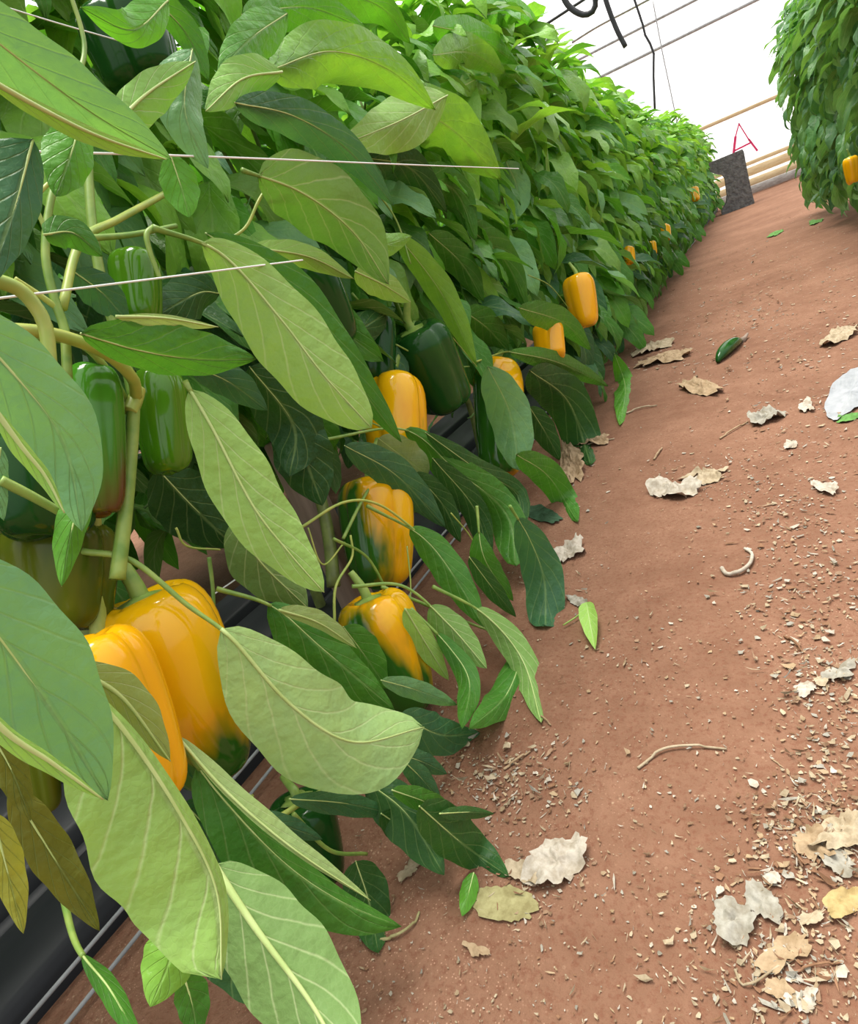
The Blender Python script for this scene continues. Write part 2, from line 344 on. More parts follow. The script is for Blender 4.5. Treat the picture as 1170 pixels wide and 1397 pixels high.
def leaf(pts, X, w, tint='mid', top=True, ang=(12, 12), pet=0.0, wave=0.10, curl=0.12, peak=0.42, pucker=0.03, rib=1.0):
    """One leaf seen in the photo: pts its midrib in photo pixels from the base to the tip, X the upright plane(s) it
    hangs in, w its half widths (right, left) in pixels, ang how far each half folds back from the viewer."""
    HAND.append(dict(pts=pts, X=X, w=w, tint=tint, top=top, ang=ang, pet=pet, wave=wave, curl=curl, peak=peak, pucker=pucker, rib=rib))
def build_leaf(d, k, nn=30, nv=5):
    pts = np.array(d['pts'], float); X = d['X']; n = len(pts)
    Xs = np.full(n, X) if isinstance(X, (int, float)) else (np.interp(np.linspace(0, 1, n), np.linspace(0, 1, len(X)), X))
    s = spline(np.column_stack([pts, Xs * 400]), 60); P = np.array([at_x(a, b, c / 400) for a, b, c in s]); P = spline(P, 60)
    mb = MB(); ip = int(round(d['pet'] * 59)); tc_ = np.array(TINT[d['tint']]) * random.uniform(0.9, 1.1)
    if ip > 1:
        tube(mb, P[:ip + 2], np.linspace(0.0024, 0.0015, ip + 2), 7, 1)
    B = spline(P[ip:], nn); T = nrm(np.gradient(B, axis=0)); Vw = nrm(EYE - B); S = nrm(np.cross(T, Vw)); Nn = nrm(np.cross(S, T))
    if (Nn * Vw).sum() < 0: Nn = -Nn
    u = np.linspace(0, 1, nn); prof = width_profile(u, d['peak']); dep = np.array([depth_of(p) for p in B])
    aR, aL = (math.radians(a) for a in d['ang'])
    hw_r = prof * d['w'][0] * dep / FPX / math.cos(aR); hw_l = prof * d['w'][1] * dep / FPX / math.cos(aL)
    SR = S * math.cos(aR) - Nn * math.sin(aR); SL = -S * math.cos(aL) - Nn * math.sin(aL)
    blade(mb, B, SR, SL, Nn, hw_r, hw_l, nv, tc_, d['top'], d['wave'], d['curl'], d['pucker'], k)
    off = Nn * (0.0004 if not d['top'] else -0.0004)
    tube(mb, B + off, np.linspace(0.0012, 0.0003, nn) * d['rib'] * (0.55 if d['top'] else 1), 6, 2)
    return mb, P[0]

# --- top left
leaf([(-150, -60), (0, 60), (120, 150), (234, 217)], -.24, (50, 48), 'teal', True, (45, 10), wave=.05, pucker=.015)
leaf([(112, 160), (95, 215), (76, 268)], -.27, (34, 28), 'bright', True, (10, 25))
leaf([(45, 190), (18, 290), (-20, 395)], -.26, (70, 28), 'blue', True, (10, 15))
leaf([(150, 178), (200, 128), (266, 84)], -.30, (30, 22), 'bright', False, (20, 10))
leaf([(262, 66), (252, 150), (284, 230)], -.31, (38, 24), 'teal', True, (5, 35), wave=.05)
leaf([(232, 210), (248, 258), (258, 297)], -.32, (26, 24), 'bright', True)
leaf([(392, 18), (345, 50), (297, 97)], -.36, (26, 30), 'bright', True)
leaf([(384, 98), (330, 108), (280, 152)], -.35, (26, 24), 'bright', False)
leaf([(370, 95), (450, 70), (530, 95), (594, 150)], -.37, (42, 34), 'lime', True, (30, 30), wave=.22, pucker=.06)
leaf([(320, 140), (400, 158), (475, 205), (538, 282)], -.35, (28, 24), 'blue', True, (20, 20), wave=.05)
leaf([(610, 130), (545, 165), (460, 200)], -.42, (30, 36), 'lime', False, (15, 15), wave=.2)
leaf([(330, 232), (410, 262), (480, 315), (530, 388)], -.38, (45, 52), 'mid', False, (15, 15), pet=.08, wave=.12, pucker=.05)
leaf([(345, 338), (420, 350), (482, 380)], -.40, (18, 16), 'lime', False, (20, 30))
leaf([(480, 335), (520, 335), (562, 322)], -.42, (16, 16), 'lime', True)
leaf([(545, 140), (615, 175), (684, 245)], -.45, (40, 36), 'lime', True, (20, 20), wave=.16, pucker=.07)
leaf([(208, 310), (300, 345), (380, 432), (440, 510), (507, 584)], (-.36, -.31), (58, 46), 'pale', False, (5, 20), pet=.16, wave=.06, peak=.5)
leaf([(280, 318), (390, 390), (470, 500), (548, 604)], (-.37, -.35), (26, 32), 'mid', True, (20, 20), wave=.06)
leaf([(110, 455), (190, 478), (270, 490), (350, 490)], -.33, (26, 44), 'mid', True, (30, 5), wave=.1, pucker=.06)
leaf([(158, 432), (225, 434), (297, 446)], -.325, (12, 5), 'grey', False, (10, 10), wave=.03)
leaf([(252, 520), (290, 585), (345, 690), (395, 755), (442, 808)], (-.34, -.30), (44, 46), 'pale', False, (12, 8), pet=.04, wave=.06, peak=.46)
leaf([(-90, 400), (10, 500), (85, 600), (112, 725)], -.245, (52, 56), 'teal', True, (25, 12), wave=.05, pucker=.02)
leaf([(128, 650), (100, 715), (84, 800)], -.26, (22, 18), 'bright', True, (30, 30))
leaf([(-110, 740), (0, 870), (85, 990), (147, 1092)], -.215, (70, 82), 'teal', True, (30, 8), wave=.04, pucker=.02)
leaf([(98, 918), (172, 1000), (245, 1110), (295, 1215), (302, 1336)], (-.27, -.25), (116, 14), 'pale', False, (5, 60), wave=.05, peak=.58, pucker=.02)
leaf([(95, 910), (165, 950), (232, 1038)], -.275, (20, 30), 'olive', False, (5, 5), wave=.04)
leaf([(112, 752), (180, 765), (255, 825), (315, 870), (395, 960), (480, 1012), (578, 992)], (-.42, -.36, -.31), (74, 62), 'mint', False, (8, 14), pet=.34, wave=.10, peak=.5, pucker=.03, rib=1.3)
leaf([(236, 1000), (300, 1085), (385, 1175), (465, 1230), (548, 1264)], (-.38, -.30), (52, 20), 'mid', True, (5, 55), pet=.12, wave=.06)
leaf([(285, 1170), (350, 1268), (425, 1370), (480, 1470)], (-.34, -.24), (62, 66), 'dark', False, (35, 8), pet=.04, wave=.05, peak=.5, rib=2.2)
leaf([(300, 1200), (340, 1290), (388, 1375)], (-.37, -.32), (60, 30), 'dark', True, (5, 20), wave=.05)
leaf([(250, 1258), (228, 1320), (205, 1374)], -.29, (38, 36), 'lime', True, (10, 20), wave=.05)
leaf([(84, 1212), (105, 1290), (150, 1350), (195, 1430)], (-.42, -.3), (14, 12), 'mid', True, (40, 40), pet=.4, wave=.02)
leaf([(15, 1075), (70, 1165), (136, 1270)], -.36, (26, 26), 'olive', True, (20, 20), wave=.2)
leaf([(-10, 1110), (10, 1190), (32, 1274)], -.30, (16, 22), 'yellow', True, (10, 20), wave=.2)
leaf([(-20, 990), (15, 1050), (42, 1120)], -.34, (20, 20), 'olive', True, (10, 20), wave=.2)
leaf([(250, 1095), (292, 1140), (322, 1192)], -.38, (30, 26), 'blue', True, (10, 10))
leaf([(328, 1116), (385, 1126), (440, 1145)], -.36, (15, 15), 'blue', True, (10, 10))
leaf([(395, 1090), (470, 1096), (545, 1112)], -.36, (16, 14), 'blue', True, (10, 10))
leaf([(500, 1066), (556, 1112), (606, 1194)], (-.37, -.30), (38, 30), 'dark', True, (15, 15), wave=.04, pucker=.01)
leaf([(572, 1100), (632, 1152), (694, 1196)], -.29, (30, 34), 'dark', True, (15, 15), wave=.05)
leaf([(535, 1078), (590, 1098), (634, 1122)], -.31, (14, 16), 'mid', True)
leaf([(545, 976), (600, 1002), (655, 1000)], -.36, (30, 26), 'blue', True, (10, 10), wave=.05)
leaf([(540, 1028), (578, 1040), (610, 1056)], -.35, (15, 14), 'blue', True)
leaf([(550, 1038), (575, 1062), (602, 1094)], -.34, (15, 14), 'blue', True)
leaf([(600, 1110), (640, 1108), (674, 1110)], -.28, (10, 8), 'dark', True, (20, 20))
leaf([(646, 1190), (638, 1222), (630, 1250)], -.285, (12, 12), 'bright', True)
leaf([(485, 1175), (503, 1230), (516, 1300)], -.36, (32, 30), 'dark', True, (10, 10))
leaf([(295, 803), (372, 828), (440, 885), (538, 968)], (-.44, -.37), (46, 26), 'mid', True, (8, 25), pet=.22, wave=.08, pucker=.03)
leaf([(380, 832), (435, 850), (486, 884)], -.385, (8, 16), 'grey', False, (10, 10), wave=.03)
leaf([(468, 855), (498, 895), (528, 940)], -.42, (26, 26), 'mid', True)
leaf([(520, 928), (570, 942), (624, 962)], -.37, (14, 14), 'teal', True, (10, 10), wave=.03)
leaf([(552, 830), (582, 880), (612, 928)], -.41, (17, 15), 'pale', False)
leaf([(480, 800), (550, 800), (610, 850), (664, 912)], (-.46, -.36), (26, 20), 'mid', False, (20, 20), pet=.5)
leaf([(560, 830), (610, 880), (640, 930), (630, 994)], (-.42, -.33), (17, 15), 'mid', True, (25, 25), pet=.2)
leaf([(520, 800), (640, 850), (705, 880), (692, 945), (640, 994)], (-.46, -.36, -.32), (22, 22), 'mid', True, (20, 20), pet=.45)
leaf([(590, 800), (660, 838), (712, 900), (738, 986)], (-.40, -.30), (20, 20), 'mid', False, (20, 45), pet=.25)
leaf([(695, 690), (722, 735), (742, 790), (744, 854)], -.34, (28, 27), 'blue', True, (15, 15), pet=.12, wave=.08, pucker=.05, peak=.6)
leaf([(640, 760), (670, 800), (704, 842)], -.37, (14, 12), 'dark', True)
leaf([(500, 690), (575, 732), (622, 790), (660, 856)], (-.48, -.38), (24, 22), 'mid', True, (20, 20), pet=.28)
leaf([(470, 608), (540, 648), (608, 720)], -.47, (24, 24), 'blue', True, (15, 15), wave=.05)
leaf([(565, 645), (605, 690), (628, 740)], -.47, (20, 18), 'dark', True)
leaf([(516, 598), (548, 622), (584, 648)], -.48, (24, 26), 'grey', True, (0, 0), wave=.2, peak=.5)
leaf([(440, 600), (550, 586), (620, 640), (690, 700), (704, 772)], (-.52, -.40), (30, 24), 'mid', True, (20, 25), pet=.3, wave=.10, pucker=.05, peak=.55)
leaf([(580, 590), (650, 640), (708, 680), (690, 760)], (-.46, -.42), (18, 16), 'dark', True, (20, 20))
leaf([(665, 500), (696, 565), (708, 642)], -.455, (30, 28), 'teal', True, (15, 15), wave=.06, pucker=.05, peak=.5)
leaf([(695, 480), (760, 494), (830, 527)], -.44, (14, 14), 'mid', True, (25, 25))
leaf([(722, 505), (775, 548), (806, 634)], -.455, (32, 28), 'dark', True, (20, 20), pucker=.05)
leaf([(704, 620), (748, 650), (788, 712)], -.42, (20, 20), 'mid', True, (15, 15), pucker=.06)
leaf([(722, 555), (745, 592), (764, 628)], -.48, (18, 16), 'dark', True)
leaf([(838, 482), (853, 530), (845, 580)], -.46, (15, 15), 'bright', True, pucker=.05)
leaf([(650, 690), (660, 760), (700, 820)], -.40, (20, 16), 'mid', True, (20, 20), pet=.2)
leaf([(590, 625), (650, 700), (668, 790)], -.45, (20, 18), 'dark', True)
leaf([(240, 1003), (312, 1083), (400, 1158), (505, 1228)], (-.375, -.295), (5, 18), 'grey', False, (10, 10), wave=.03)
leaf([(-30, 100), (60, 150), (135, 186), (226, 217)], -.235, (16, 8), 'lime', False, (10, 10), wave=.05)
leaf([(-60, 930), (10, 1000), (70, 1040), (140, 1090)], -.21, (16, 8), 'lime', False, (10, 10), wave=.05)
leaf([(-10, 555), (30, 610), (62, 650), (88, 700)], -.24, (14, 8), 'lime', False, (10, 10), wave=.05)
leaf([(330, 1250), (352, 1310), (392, 1376)], -.33, (34, 26), 'dark', True, (5, 20), wave=.05)
leaf([(250, 1330), (262, 1370), (270, 1420)], -.32, (20, 24), 'mid', True)
leaf([(260, 1010), (282, 1050), (300, 1120)], -.42, (18, 14), 'dark', True)
leaf([(520, 1110), (550, 1130), (580, 1150)], -.35, (20, 16), 'dark', True)
leaf([(430, 1060), (470, 1068), (520, 1066)], -.38, (12, 10), 'yellow', True)
# --- middle band
leaf([(540, 318), (602, 400), (650, 498)], -.48, (18, 20), 'lime', True, (35, 15))
leaf([(585, 318), (630, 360), (660, 412)], -.52, (22, 20), 'mid', True)
leaf([(632, 305), (688, 355), (720, 422)], -.52, (24, 22), 'mid', True, (20, 20))
leaf([(622, 352), (665, 405), (684, 465)], -.53, (18, 16), 'lime', True, (20, 30))
leaf([(634, 425), (665, 448), (694, 480)], -.52, (24, 22), 'mid', True)
leaf([(708, 420), (768, 440), (806, 478)], -.425, (18, 18), 'mid', True)
leaf([(484, 370), (522, 388), (560, 412)], -.44, (20, 18), 'pale', False)
leaf([(648, 20), (700, 20), (745, 54)], -.50, (22, 20), 'bright', True, (15, 25), wave=.15)
leaf([(590, 35), (650, 50), (706, 88)], -.47, (20, 18), 'bright', True, (25, 25))
leaf([(590, 75), (640, 72), (690, 100)], -.47, (20, 22), 'lime', True, wave=.2)
leaf([(625, 120), (680, 98), (735, 118)], -.50, (22, 20), 'lime', True, wave=.18)
leaf([(680, 172), (750, 175), (815, 220)], -.55, (24, 20), 'bright', True, (25, 20))
leaf([(690, 195), (755, 205), (790, 262)], -.54, (28, 24), 'lime', True, wave=.14, pucker=.06)
leaf([(690, 220), (705, 255), (708, 296)], -.53, (20, 18), 'teal', True)
leaf([(215, 640), (262, 690), (322, 748)], -.52, (48, 40), 'deep', True, (20, 30), wave=.06)
leaf([(330, 700), (350, 760), (420, 830)], -.44, (40, 44), 'dark', False, (20, 20))
leaf([(300, 400), (270, 400), (215, 430)], -.44, (30, 30), 'dark', True)
leaf([(260, 500), (310, 520), (365, 560)], -.44, (22, 26), 'blue', True)
leaf([(230, 0), (180, 40), (110, 10)], -.3, (26, 22), 'bright', True)
leaf([(180, -30), (250, 40), (285, 110)], -.33, (18, 20), 'mid', True)
leaf([(60, 320), (100, 318), (140, 350)], -.32, (22, 20), 'mid', True, (10, 30))
leaf([(400, 560), (415, 620), (440, 690)], -.46, (42, 40), 'deep', True, (10, 20))
leaf([(340, 500), (400, 580), (395, 650)], -.46, (40, 45), 'deep', True, (10, 20))
leaf([(420, 470), (470, 460), (540, 420)], -.52, (26, 24), 'dark', True)
leaf([(0, 610), (-5, 660), (5, 710)], -.27, (15, 14), 'teal', True)
leaf([(100, 370), (140, 400), (175, 440)], -.40, (26, 24), 'blue', True)
leaf([(330, 20), (420, 10), (500, 40)], -.42, (26, 24), 'bright', True)
leaf([(440, -20), (520, 10), (560, 60)], -.45, (28, 24), 'bright', True)
leaf([(500, 215), (560, 230), (610, 290)], -.48, (24, 24), 'dark', True)
leaf([(560, 240), (620, 260), (650, 330)], -.50, (24, 24), 'mid', True)

# ------------------------------------------------------------------ template leaves for the dense foliage
def template(seed, length, droop, fold, nu=9, nv=2):
    """A leaf lying along +X from the origin, upper side +Z, drooping towards its tip; returns arrays."""
    r_ = np.random.default_rng(seed); u = np.linspace(0, 1, nu); ang = 0.35 - droop * u - 0.25 * u * u
    dx = np.cos(ang); dz = np.sin(ang); step = length / (nu - 1)
    P = np.stack([np.concatenate([[0], np.cumsum(dx[:-1])]) * step, 0.03 * length * np.sin(u * 3 + seed), np.concatenate([[0], np.cumsum(dz[:-1])]) * step], 1)
    T = nrm(np.gradient(P, axis=0)); S = np.tile(np.array([0, -1.0, 0]), (nu, 1)); Nn = nrm(np.cross(S, T)); Nn = np.where(Nn[:, 2:3] < -0.2, -Nn, Nn)
    hw = width_profile(u) * length * r_.uniform(0.17, 0.215); a = math.radians(fold)
    mb = MB(); blade(mb, P, S * math.cos(a) + Nn * math.sin(a), -S * math.cos(a) + Nn * math.sin(a), Nn, hw, hw, nv, (1, 1, 1), False, 0.24, 0.18, 0.05, seed)
    V = np.concatenate(mb.v); F = np.array(mb.f); UV = np.concatenate(mb.uv)
    # upper side of the template must be the front side of its faces
    a_, b_, c_ = V[F[:, 0]], V[F[:, 1]], V[F[:, 2]]
    if np.cross(b_ - a_, c_ - a_)[:, 2].sum() < 0: F = F[:, ::-1]
    return V, F, UV
TPL = [template(i, 1.0, dr, fo) for i, (dr, fo) in enumerate([(0.8, 22), (1.2, 30), (1.6, 18), (0.5, 34), (1.0, 10), (1.9, 28)])]
TPL_HI = [template(i, 1.0, dr, fo, 14, 3) for i, (dr, fo) in enumerate([(0.8, 22), (1.2, 30), (1.6, 18), (0.5, 34), (1.0, 10), (1.9, 28)])]
def put_leaf(mb, pos, az, pitch, rollang, size, tint, tpl):
    V, F, UV = tpl
    M = (Matrix.Rotation(az, 3, 'Z') @ Matrix.Rotation(-pitch, 3, 'Y') @ Matrix.Rotation(rollang, 3, 'X'))
    V2 = (V * size) @ np.array(M).T + np.array(pos); mb.add(V2, F.tolist(), UV, 0, tint)
TOPT = [TINT['bright'], TINT['lime'], TINT['lime'], TINT['pale'], TINT['mid']]; MIDT = [TINT['mid'], TINT['bright'], TINT['teal'], TINT['lime'], TINT['pale'], TINT['teal']]; LOWT = [TINT['dark'], TINT['mid'], TINT['blue'], TINT['mid']]  # light on upper and aisle-facing leaves put into their tints, beside real age differences
def foliage(mb, seed, n, zlo=0.10, zhi=1.02, hx=0.24, ly=0.36, front=1.0, size=(0.13, 0.21), tpls=TPL, side=1, blue=0.0):
    """n leaves on the outside of a plant that stands at the origin and leans out over the aisle on +X (or -X)."""
    r_ = np.random.default_rng(seed)
    for i in range(n):
        q = r_.random(); h = zhi - zlo
        if q < 0.62 * front:                       # face towards the aisle
            z = zlo + h * r_.random() ** 0.9; x = hx * (0.55 + 0.45 * r_.random()) * (1 - 0.25 * max(0, (z - zlo) / h - 0.75) * 4 * 0.6)
            az = r_.normal(0, 0.75); t = (z - zlo) / h; pitch = r_.normal(-1.0 + 0.8 * t ** 2, 0.3)
        elif q < 0.84:                             # crown
            x = r_.uniform(-0.9, 0.95) * hx; z = zhi - 0.16 * (x / hx) ** 2 - r_.random() * 0.14; az = r_.normal(0, 1.2) if x > 0 else r_.uniform(-3.1, 3.1); pitch = r_.normal(0.1, 0.4)
        else:                                      # inside and far side
            x = r_.uniform(-1, 0.5) * hx; z = zlo + h * r_.random(); az = r_.uniform(-3.14, 3.14); pitch = r_.normal(-0.6, 0.4)
        t = (z - zlo) / h; y = r_.uniform(-0.5, 0.5) * ly
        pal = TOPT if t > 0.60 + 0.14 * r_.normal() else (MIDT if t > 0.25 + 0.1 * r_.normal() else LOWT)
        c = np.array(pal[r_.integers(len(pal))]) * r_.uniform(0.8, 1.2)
        if blue: c = c * (1 - blue) + np.array((0.085, 0.21, 0.105)) * blue
        sz = r_.uniform(*size) * (0.78 if t > 0.85 else 1.0)
        if side < 0: x, az = -x, math.pi - az
        ln = min(sz, max(0.05, z - 0.01))
        put_leaf(mb, (x, y, z), az, max(-1.35, min(0.7, pitch)), r_.normal(0, 0.35), sz if z > sz * 0.8 else ln, c, tpls[r_.integers(len(tpls))])
def foliage_back(mb, seed, n=95):  # dark backing leaves added to hide the lit soil and sky behind the row
    r_ = np.random.default_rng(seed)
    for i in range(n):
        z = r_.uniform(0.12, 1.0); put_leaf(mb, (r_.uniform(-0.62, -0.36), r_.uniform(-.25, .25), z), r_.uniform(-3.1, 3.1), r_.normal(-.6, .4), r_.normal(0, .4), min(r_.uniform(.12, .19), z), np.array(LOWT[r_.integers(4)]), TPL[r_.integers(6)])
def stems(mb, seed, height=0.95, lean=0.10, side=1):
    r_ = np.random.default_rng(seed)
    base = spline([(0, 0, 0), (0.01 * side, r_.normal(0, .01), 0.14), (0.0, r_.normal(0, .01), 0.26)], 8); tube(mb, base, np.linspace(0.0095, 0.0075, 8), 8)
    for k in range(3):
        a = r_.uniform(-1, 1); top = (lean * side * r_.uniform(0.2, 1.3) - 0.04, 0.14 * a, height * r_.uniform(0.8, 0.98)); b0 = base[-1]
        mid = (b0[0] + (top[0] - b0[0]) * 0.3 + r_.normal(0, .02), b0[1] + (top[1] - b0[1]) * 0.6, 0.58)
        S = spline([b0, mid, top], 12); tube(mb, S, np.linspace(0.006, 0.0025, 12), 6)
        for j in range(3):
            i = r_.integers(3, 11); e = S[i] + np.array([0.12 * side * r_.uniform(0.2, 1), r_.uniform(-.1, .1), 0.05]); tube(mb, spline([S[i], (S[i] + e) / 2 + np.array([0, 0, .015]), e], 6), np.linspace(0.003, 0.0015, 6), 5)

# ------------------------------------------------------------------ left row of plants
def row_face(y):  # how far the left row bulges into the aisle
    return float(np.interp(y, [0, 0.8, 1.3, 2, 3, 5, 7, 9.7], [-0.54, -0.54, -0.54, -0.50, -0.52, -0.56, -0.60, -0.64]))
NEAR = []
ORD = ['first', 'second', 'third', 'fourth', 'fifth', 'sixth', 'seventh', 'eighth', 'ninth', 'tenth', 'eleventh', 'twelfth', 'thirteenth', 'fourteenth', 'fifteenth', 'sixteenth', 'seventeenth', 'eighteenth', 'nineteenth', 'twentieth', 'twenty-first', 'twenty-second', 'twenty-third', 'twenty-fourth', 'twenty-fifth', 'twenty-sixth', 'twenty-seventh', 'twenty-eighth', 'twenty-ninth', 'thirtieth']
near_spec = [(0.02, 0.50, 1.20, 260, 'bell pepper plant nearest the camera, bearing the close pair of yellow peppers'),
             (0.34, 0.46, 1.16, 270, 'bell pepper plant just behind the pair of big yellow peppers, with long pale leaves'),
             (0.68, 0.42, 1.08, 200, 'bell pepper plant beside the wooden stake, with half ripe peppers low down'),
             (1.04, 0.36, 1.06, 200, 'bell pepper plant with a long yellow and green pepper behind a drooping leaf'),
             (1.42, 0.30, 1.05, 220, 'bell pepper plant whose lower leaves reach over two small yellow peppers')]
for i, (y, zlo, zhi, n, lab) in enumerate(near_spec):
    root = empty('bell_pepper_plant', (-0.75, y, 0), lab, 'plant', 'bell pepper plants of the left row')
    m1 = MB(); stems(m1, 40 + i, zhi - 0.08, 0.12); o = m1.build('stem', [WOODY], None, origin=(0, 0, 0)); o.parent = root
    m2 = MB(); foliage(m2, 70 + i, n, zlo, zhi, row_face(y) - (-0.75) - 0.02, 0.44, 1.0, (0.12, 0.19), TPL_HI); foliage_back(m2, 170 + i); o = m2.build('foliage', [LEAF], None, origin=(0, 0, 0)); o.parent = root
    NEAR.append(root)
for k, d in enumerate(HAND):
    mb, b0 = build_leaf(d, 100 + k)
    r = min(NEAR, key=lambda o: abs(o.location.y - (b0[1] + 0.05)) )
    mb.build('leaf', [LEAF, STEM, MIDRIB], r)
VARIANTS = []
for v in range(5):
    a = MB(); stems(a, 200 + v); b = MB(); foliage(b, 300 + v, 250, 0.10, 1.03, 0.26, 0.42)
    VARIANTS.append((a.mesh('stem', [WOODY]), b.mesh('foliage', [LEAF])))
def plant_copy(v, x, y, rz, sz, label, group, meshes=VARIANTS, mir=False):
    root = empty('bell_pepper_plant', (x, y, 0), label, 'plant', group)
    root.rotation_euler.z = rz; root.scale = (sz, -sz if mir else sz, sz)
    for nm, me in zip(('stem', 'foliage'), meshes[v]):
        o = bpy.data.objects.new(nm, me); COL.objects.link(o); o.parent = root
y = 1.80; i = 5
while y < 9.6:
    lab = ORD[i] + ' bell pepper plant of the left row, counted from the camera'
    plant_copy(i % 5, row_face(y) - 0.27, y, random.uniform(-0.2, 0.2), random.uniform(0.95, 1.05) * (1.0 if y < 2.6 else 0.92), lab, 'bell pepper plants of the left row')
    i += 1; y += 0.36
# added row, mostly unseen, put in to block the sky and shade the gaps
for j, yy in enumerate(np.arange(-0.5, 4.8, 0.45)):
    plant_copy(j % 5, -1.75, yy, random.uniform(-0.3, 0.3), 1.35, 'leafy pepper plant of the added row behind the left row', 'bell pepper plants of the added hidden row')
# right row
RV = []
for v in range(3):
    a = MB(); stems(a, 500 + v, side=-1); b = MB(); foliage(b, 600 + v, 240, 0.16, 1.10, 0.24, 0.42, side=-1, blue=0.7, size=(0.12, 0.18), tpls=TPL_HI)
    RV.append((a.mesh('stem', [WOODY]), b.mesh('foliage', [LEAF])))
for j, (yy, xx) in enumerate([(4.75, 0.40), (4.40, 0.43), (4.05, 0.46), (3.70, 0.49), (3.35, 0.52), (3.0, 0.55), (2.65, 0.58)]):
    lab = ['bell pepper plant at the far end of the right row', 'second bell pepper plant from the far end of the right row', 'third bell pepper plant from the far end of the right row', 'fourth bell pepper plant from the far end of the right row', 'fifth bell pepper plant from the far end of the right row', 'sixth bell pepper plant from the far end of the right row', 'seventh bell pepper plant from the far end of the right row'][j]
    plant_copy(j % 3, xx, yy, random.uniform(-0.2, 0.2), 1.0, lab, 'bell pepper plants of the right row', RV)

# ------------------------------------------------------------------ bell peppers
MGR = (0.026, 0.115, 0.010)
YEL, ORA, GRN, DGR, OLV = (0.86, 0.47, 0.004), (0.84, 0.41, 0.004), (0.06, 0.22, 0.008), (0.010, 0.062, 0.010), (0.10, 0.15, 0.010)
def pepper_mesh(length, rad, lobes, seed, taper=0.72, tw=0.0):
    """Lobed fruit hanging down from z = 0 (stem end) to z = -length; origin at its middle."""
    r_ = np.random.default_rng(seed); nt, nr = 56, 34; V = []; ph = r_.uniform(0, 6.28); amp = r_.uniform(0.9, 1.1, lobes); lob_end = r_.uniform(-0.06, 0.06, lobes)
    prof = spline([(0.06, -0.075), (0.30, -0.035), (0.58, 0.0), (0.86, -0.055), (1.0, -0.17), (1.0, -0.34), (1 - 0.22 * (1 - taper), -0.55), (1 - 0.58 * (1 - taper), -0.75), (taper, -0.90), (taper * 0.70, -0.985), (taper * 0.34, -0.985), (0.03, -0.945)], nr)
    for i, (r, z) in enumerate(prof):
        t = -z
        for k in range(nt):
            th = 2 * math.pi * k / nt + tw * t; li = (th / (2 * math.pi) * lobes) % lobes; l0 = int(li) % lobes; fr = li - int(li)
            g = abs(math.sin(math.pi * li)) ** 0.65; dep = 0.15 + 0.12 * (1 if i < 9 else 0) * (1 - i / 9) + 0.09 * max(0, t - 0.75) * 4
            rr = rad * r * (1 - dep + dep * g) * (1 + (amp[l0] - 1) * g)
            zz = z * length + (lob_end[l0] * g * length * 0.6 if t > 0.8 else 0) - (0.02 * length * (1 - g) if i < 9 else 0)
            V.append((rr * math.cos(th + ph), rr * math.sin(th + ph), zz + length / 2))
    F = [(i * nt + k, (i + 1) * nt + k, (i + 1) * nt + (k + 1) % nt, i * nt + (k + 1) % nt) for i in range(nr - 1) for k in range(nt)]
    V.append((0, 0, -0.075 * length + length / 2)); V.append((0, 0, -0.945 * length + length / 2)); c0, c1 = len(V) - 2, len(V) - 1
    F += [(c0, k, (k + 1) % nt) for k in range(nt)] + [(c1, (nr - 1) * nt + (k + 1) % nt, (nr - 1) * nt + k) for k in range(nt)]
    return V, F
def pepper(name_label, top, bot, X, wpx, mtl, seed, lobes=4, taper=0.72, stem=True, stem_to=None, spin=0.0, cat='bell pepper', group=None):
    Xa, Xb = (X, X) if isinstance(X, (int, float)) else X
    a, b = at_x(*top, Xa), at_x(*bot, Xb); axis = a - b; ln = float(np.linalg.norm(axis)); c = (a + b) / 2
    rad = wpx / 2 * depth_of(c) / FPX; rot = Vector(axis).to_track_quat('Z', 'Y').to_matrix() @ Matrix.Rotation(spin, 3, 'Z')
    root = empty('bell_pepper', c, name_label, cat, group); root.rotation_euler = rot.to_euler()
    if callable(mtl):
        lf = np.array(rot.transposed() @ Vector(-_cr)); mtl = mtl(math.atan2(lf[1], lf[0]))
    V, F = pepper_mesh(ln, rad, lobes, seed, taper); mb = MB(); mb.add(V, F); body = mb.build('body', [mtl], None, origin=(0, 0, 0)); body.parent = root
    if stem:
        mb = MB(); zt = ln / 2 - 0.05 * ln; nt = 24; CV = []
        for i, (r, z) in enumerate([(0.10, 0.06), (0.16, 0.035), (0.30, 0.015), (0.40, 0.0), (0.36, -0.02)]):
            for k in range(nt):
                th = 2 * math.pi * k / nt; rr = rad * r * (1 + (0.16 * math.cos(6 * th) if i >= 2 else 0)); CV.append((rr * math.cos(th), rr * math.sin(th), zt + z * ln * 0.6 + 0.004))
        CF = [(i * nt + k, (i + 1) * nt + k, (i + 1) * nt + (k + 1) % nt, i * nt + (k + 1) % nt) for i in range(4) for k in range(nt)] + [tuple(range(nt))]
        mb.add(CV, CF); o = mb.build('calyx', [STEM], None, origin=(0, 0, 0)); o.parent = root
        mb = MB()
        if stem_to is None: e = np.array([0.25 * rad, 0.1 * rad, zt + 0.55 * rad + 0.018])
        else:
            w_ = at_x(*stem_to[:2], stem_to[2]) - c; e = np.array(rot.transposed() @ Vector(w_))
        s0 = np.array([0, 0, zt]); tube(mb, spline([s0, s0 + np.array([0, 0, 0.35 * rad]), (s0 + e) / 2 + np.array([0, 0, 0.2 * rad]), e], 12), np.linspace(0.15 * rad, 0.085 * rad, 12), 9)
        o = mb.build('stalk', [STEM], None, origin=(0, 0, 0)); o.parent = root
    return root
M_Y1 = lambda a: pepper_material('skin_yellow_green_foot', YEL, MGR, 0.54, 0.95, a, -0.45, 1.3)
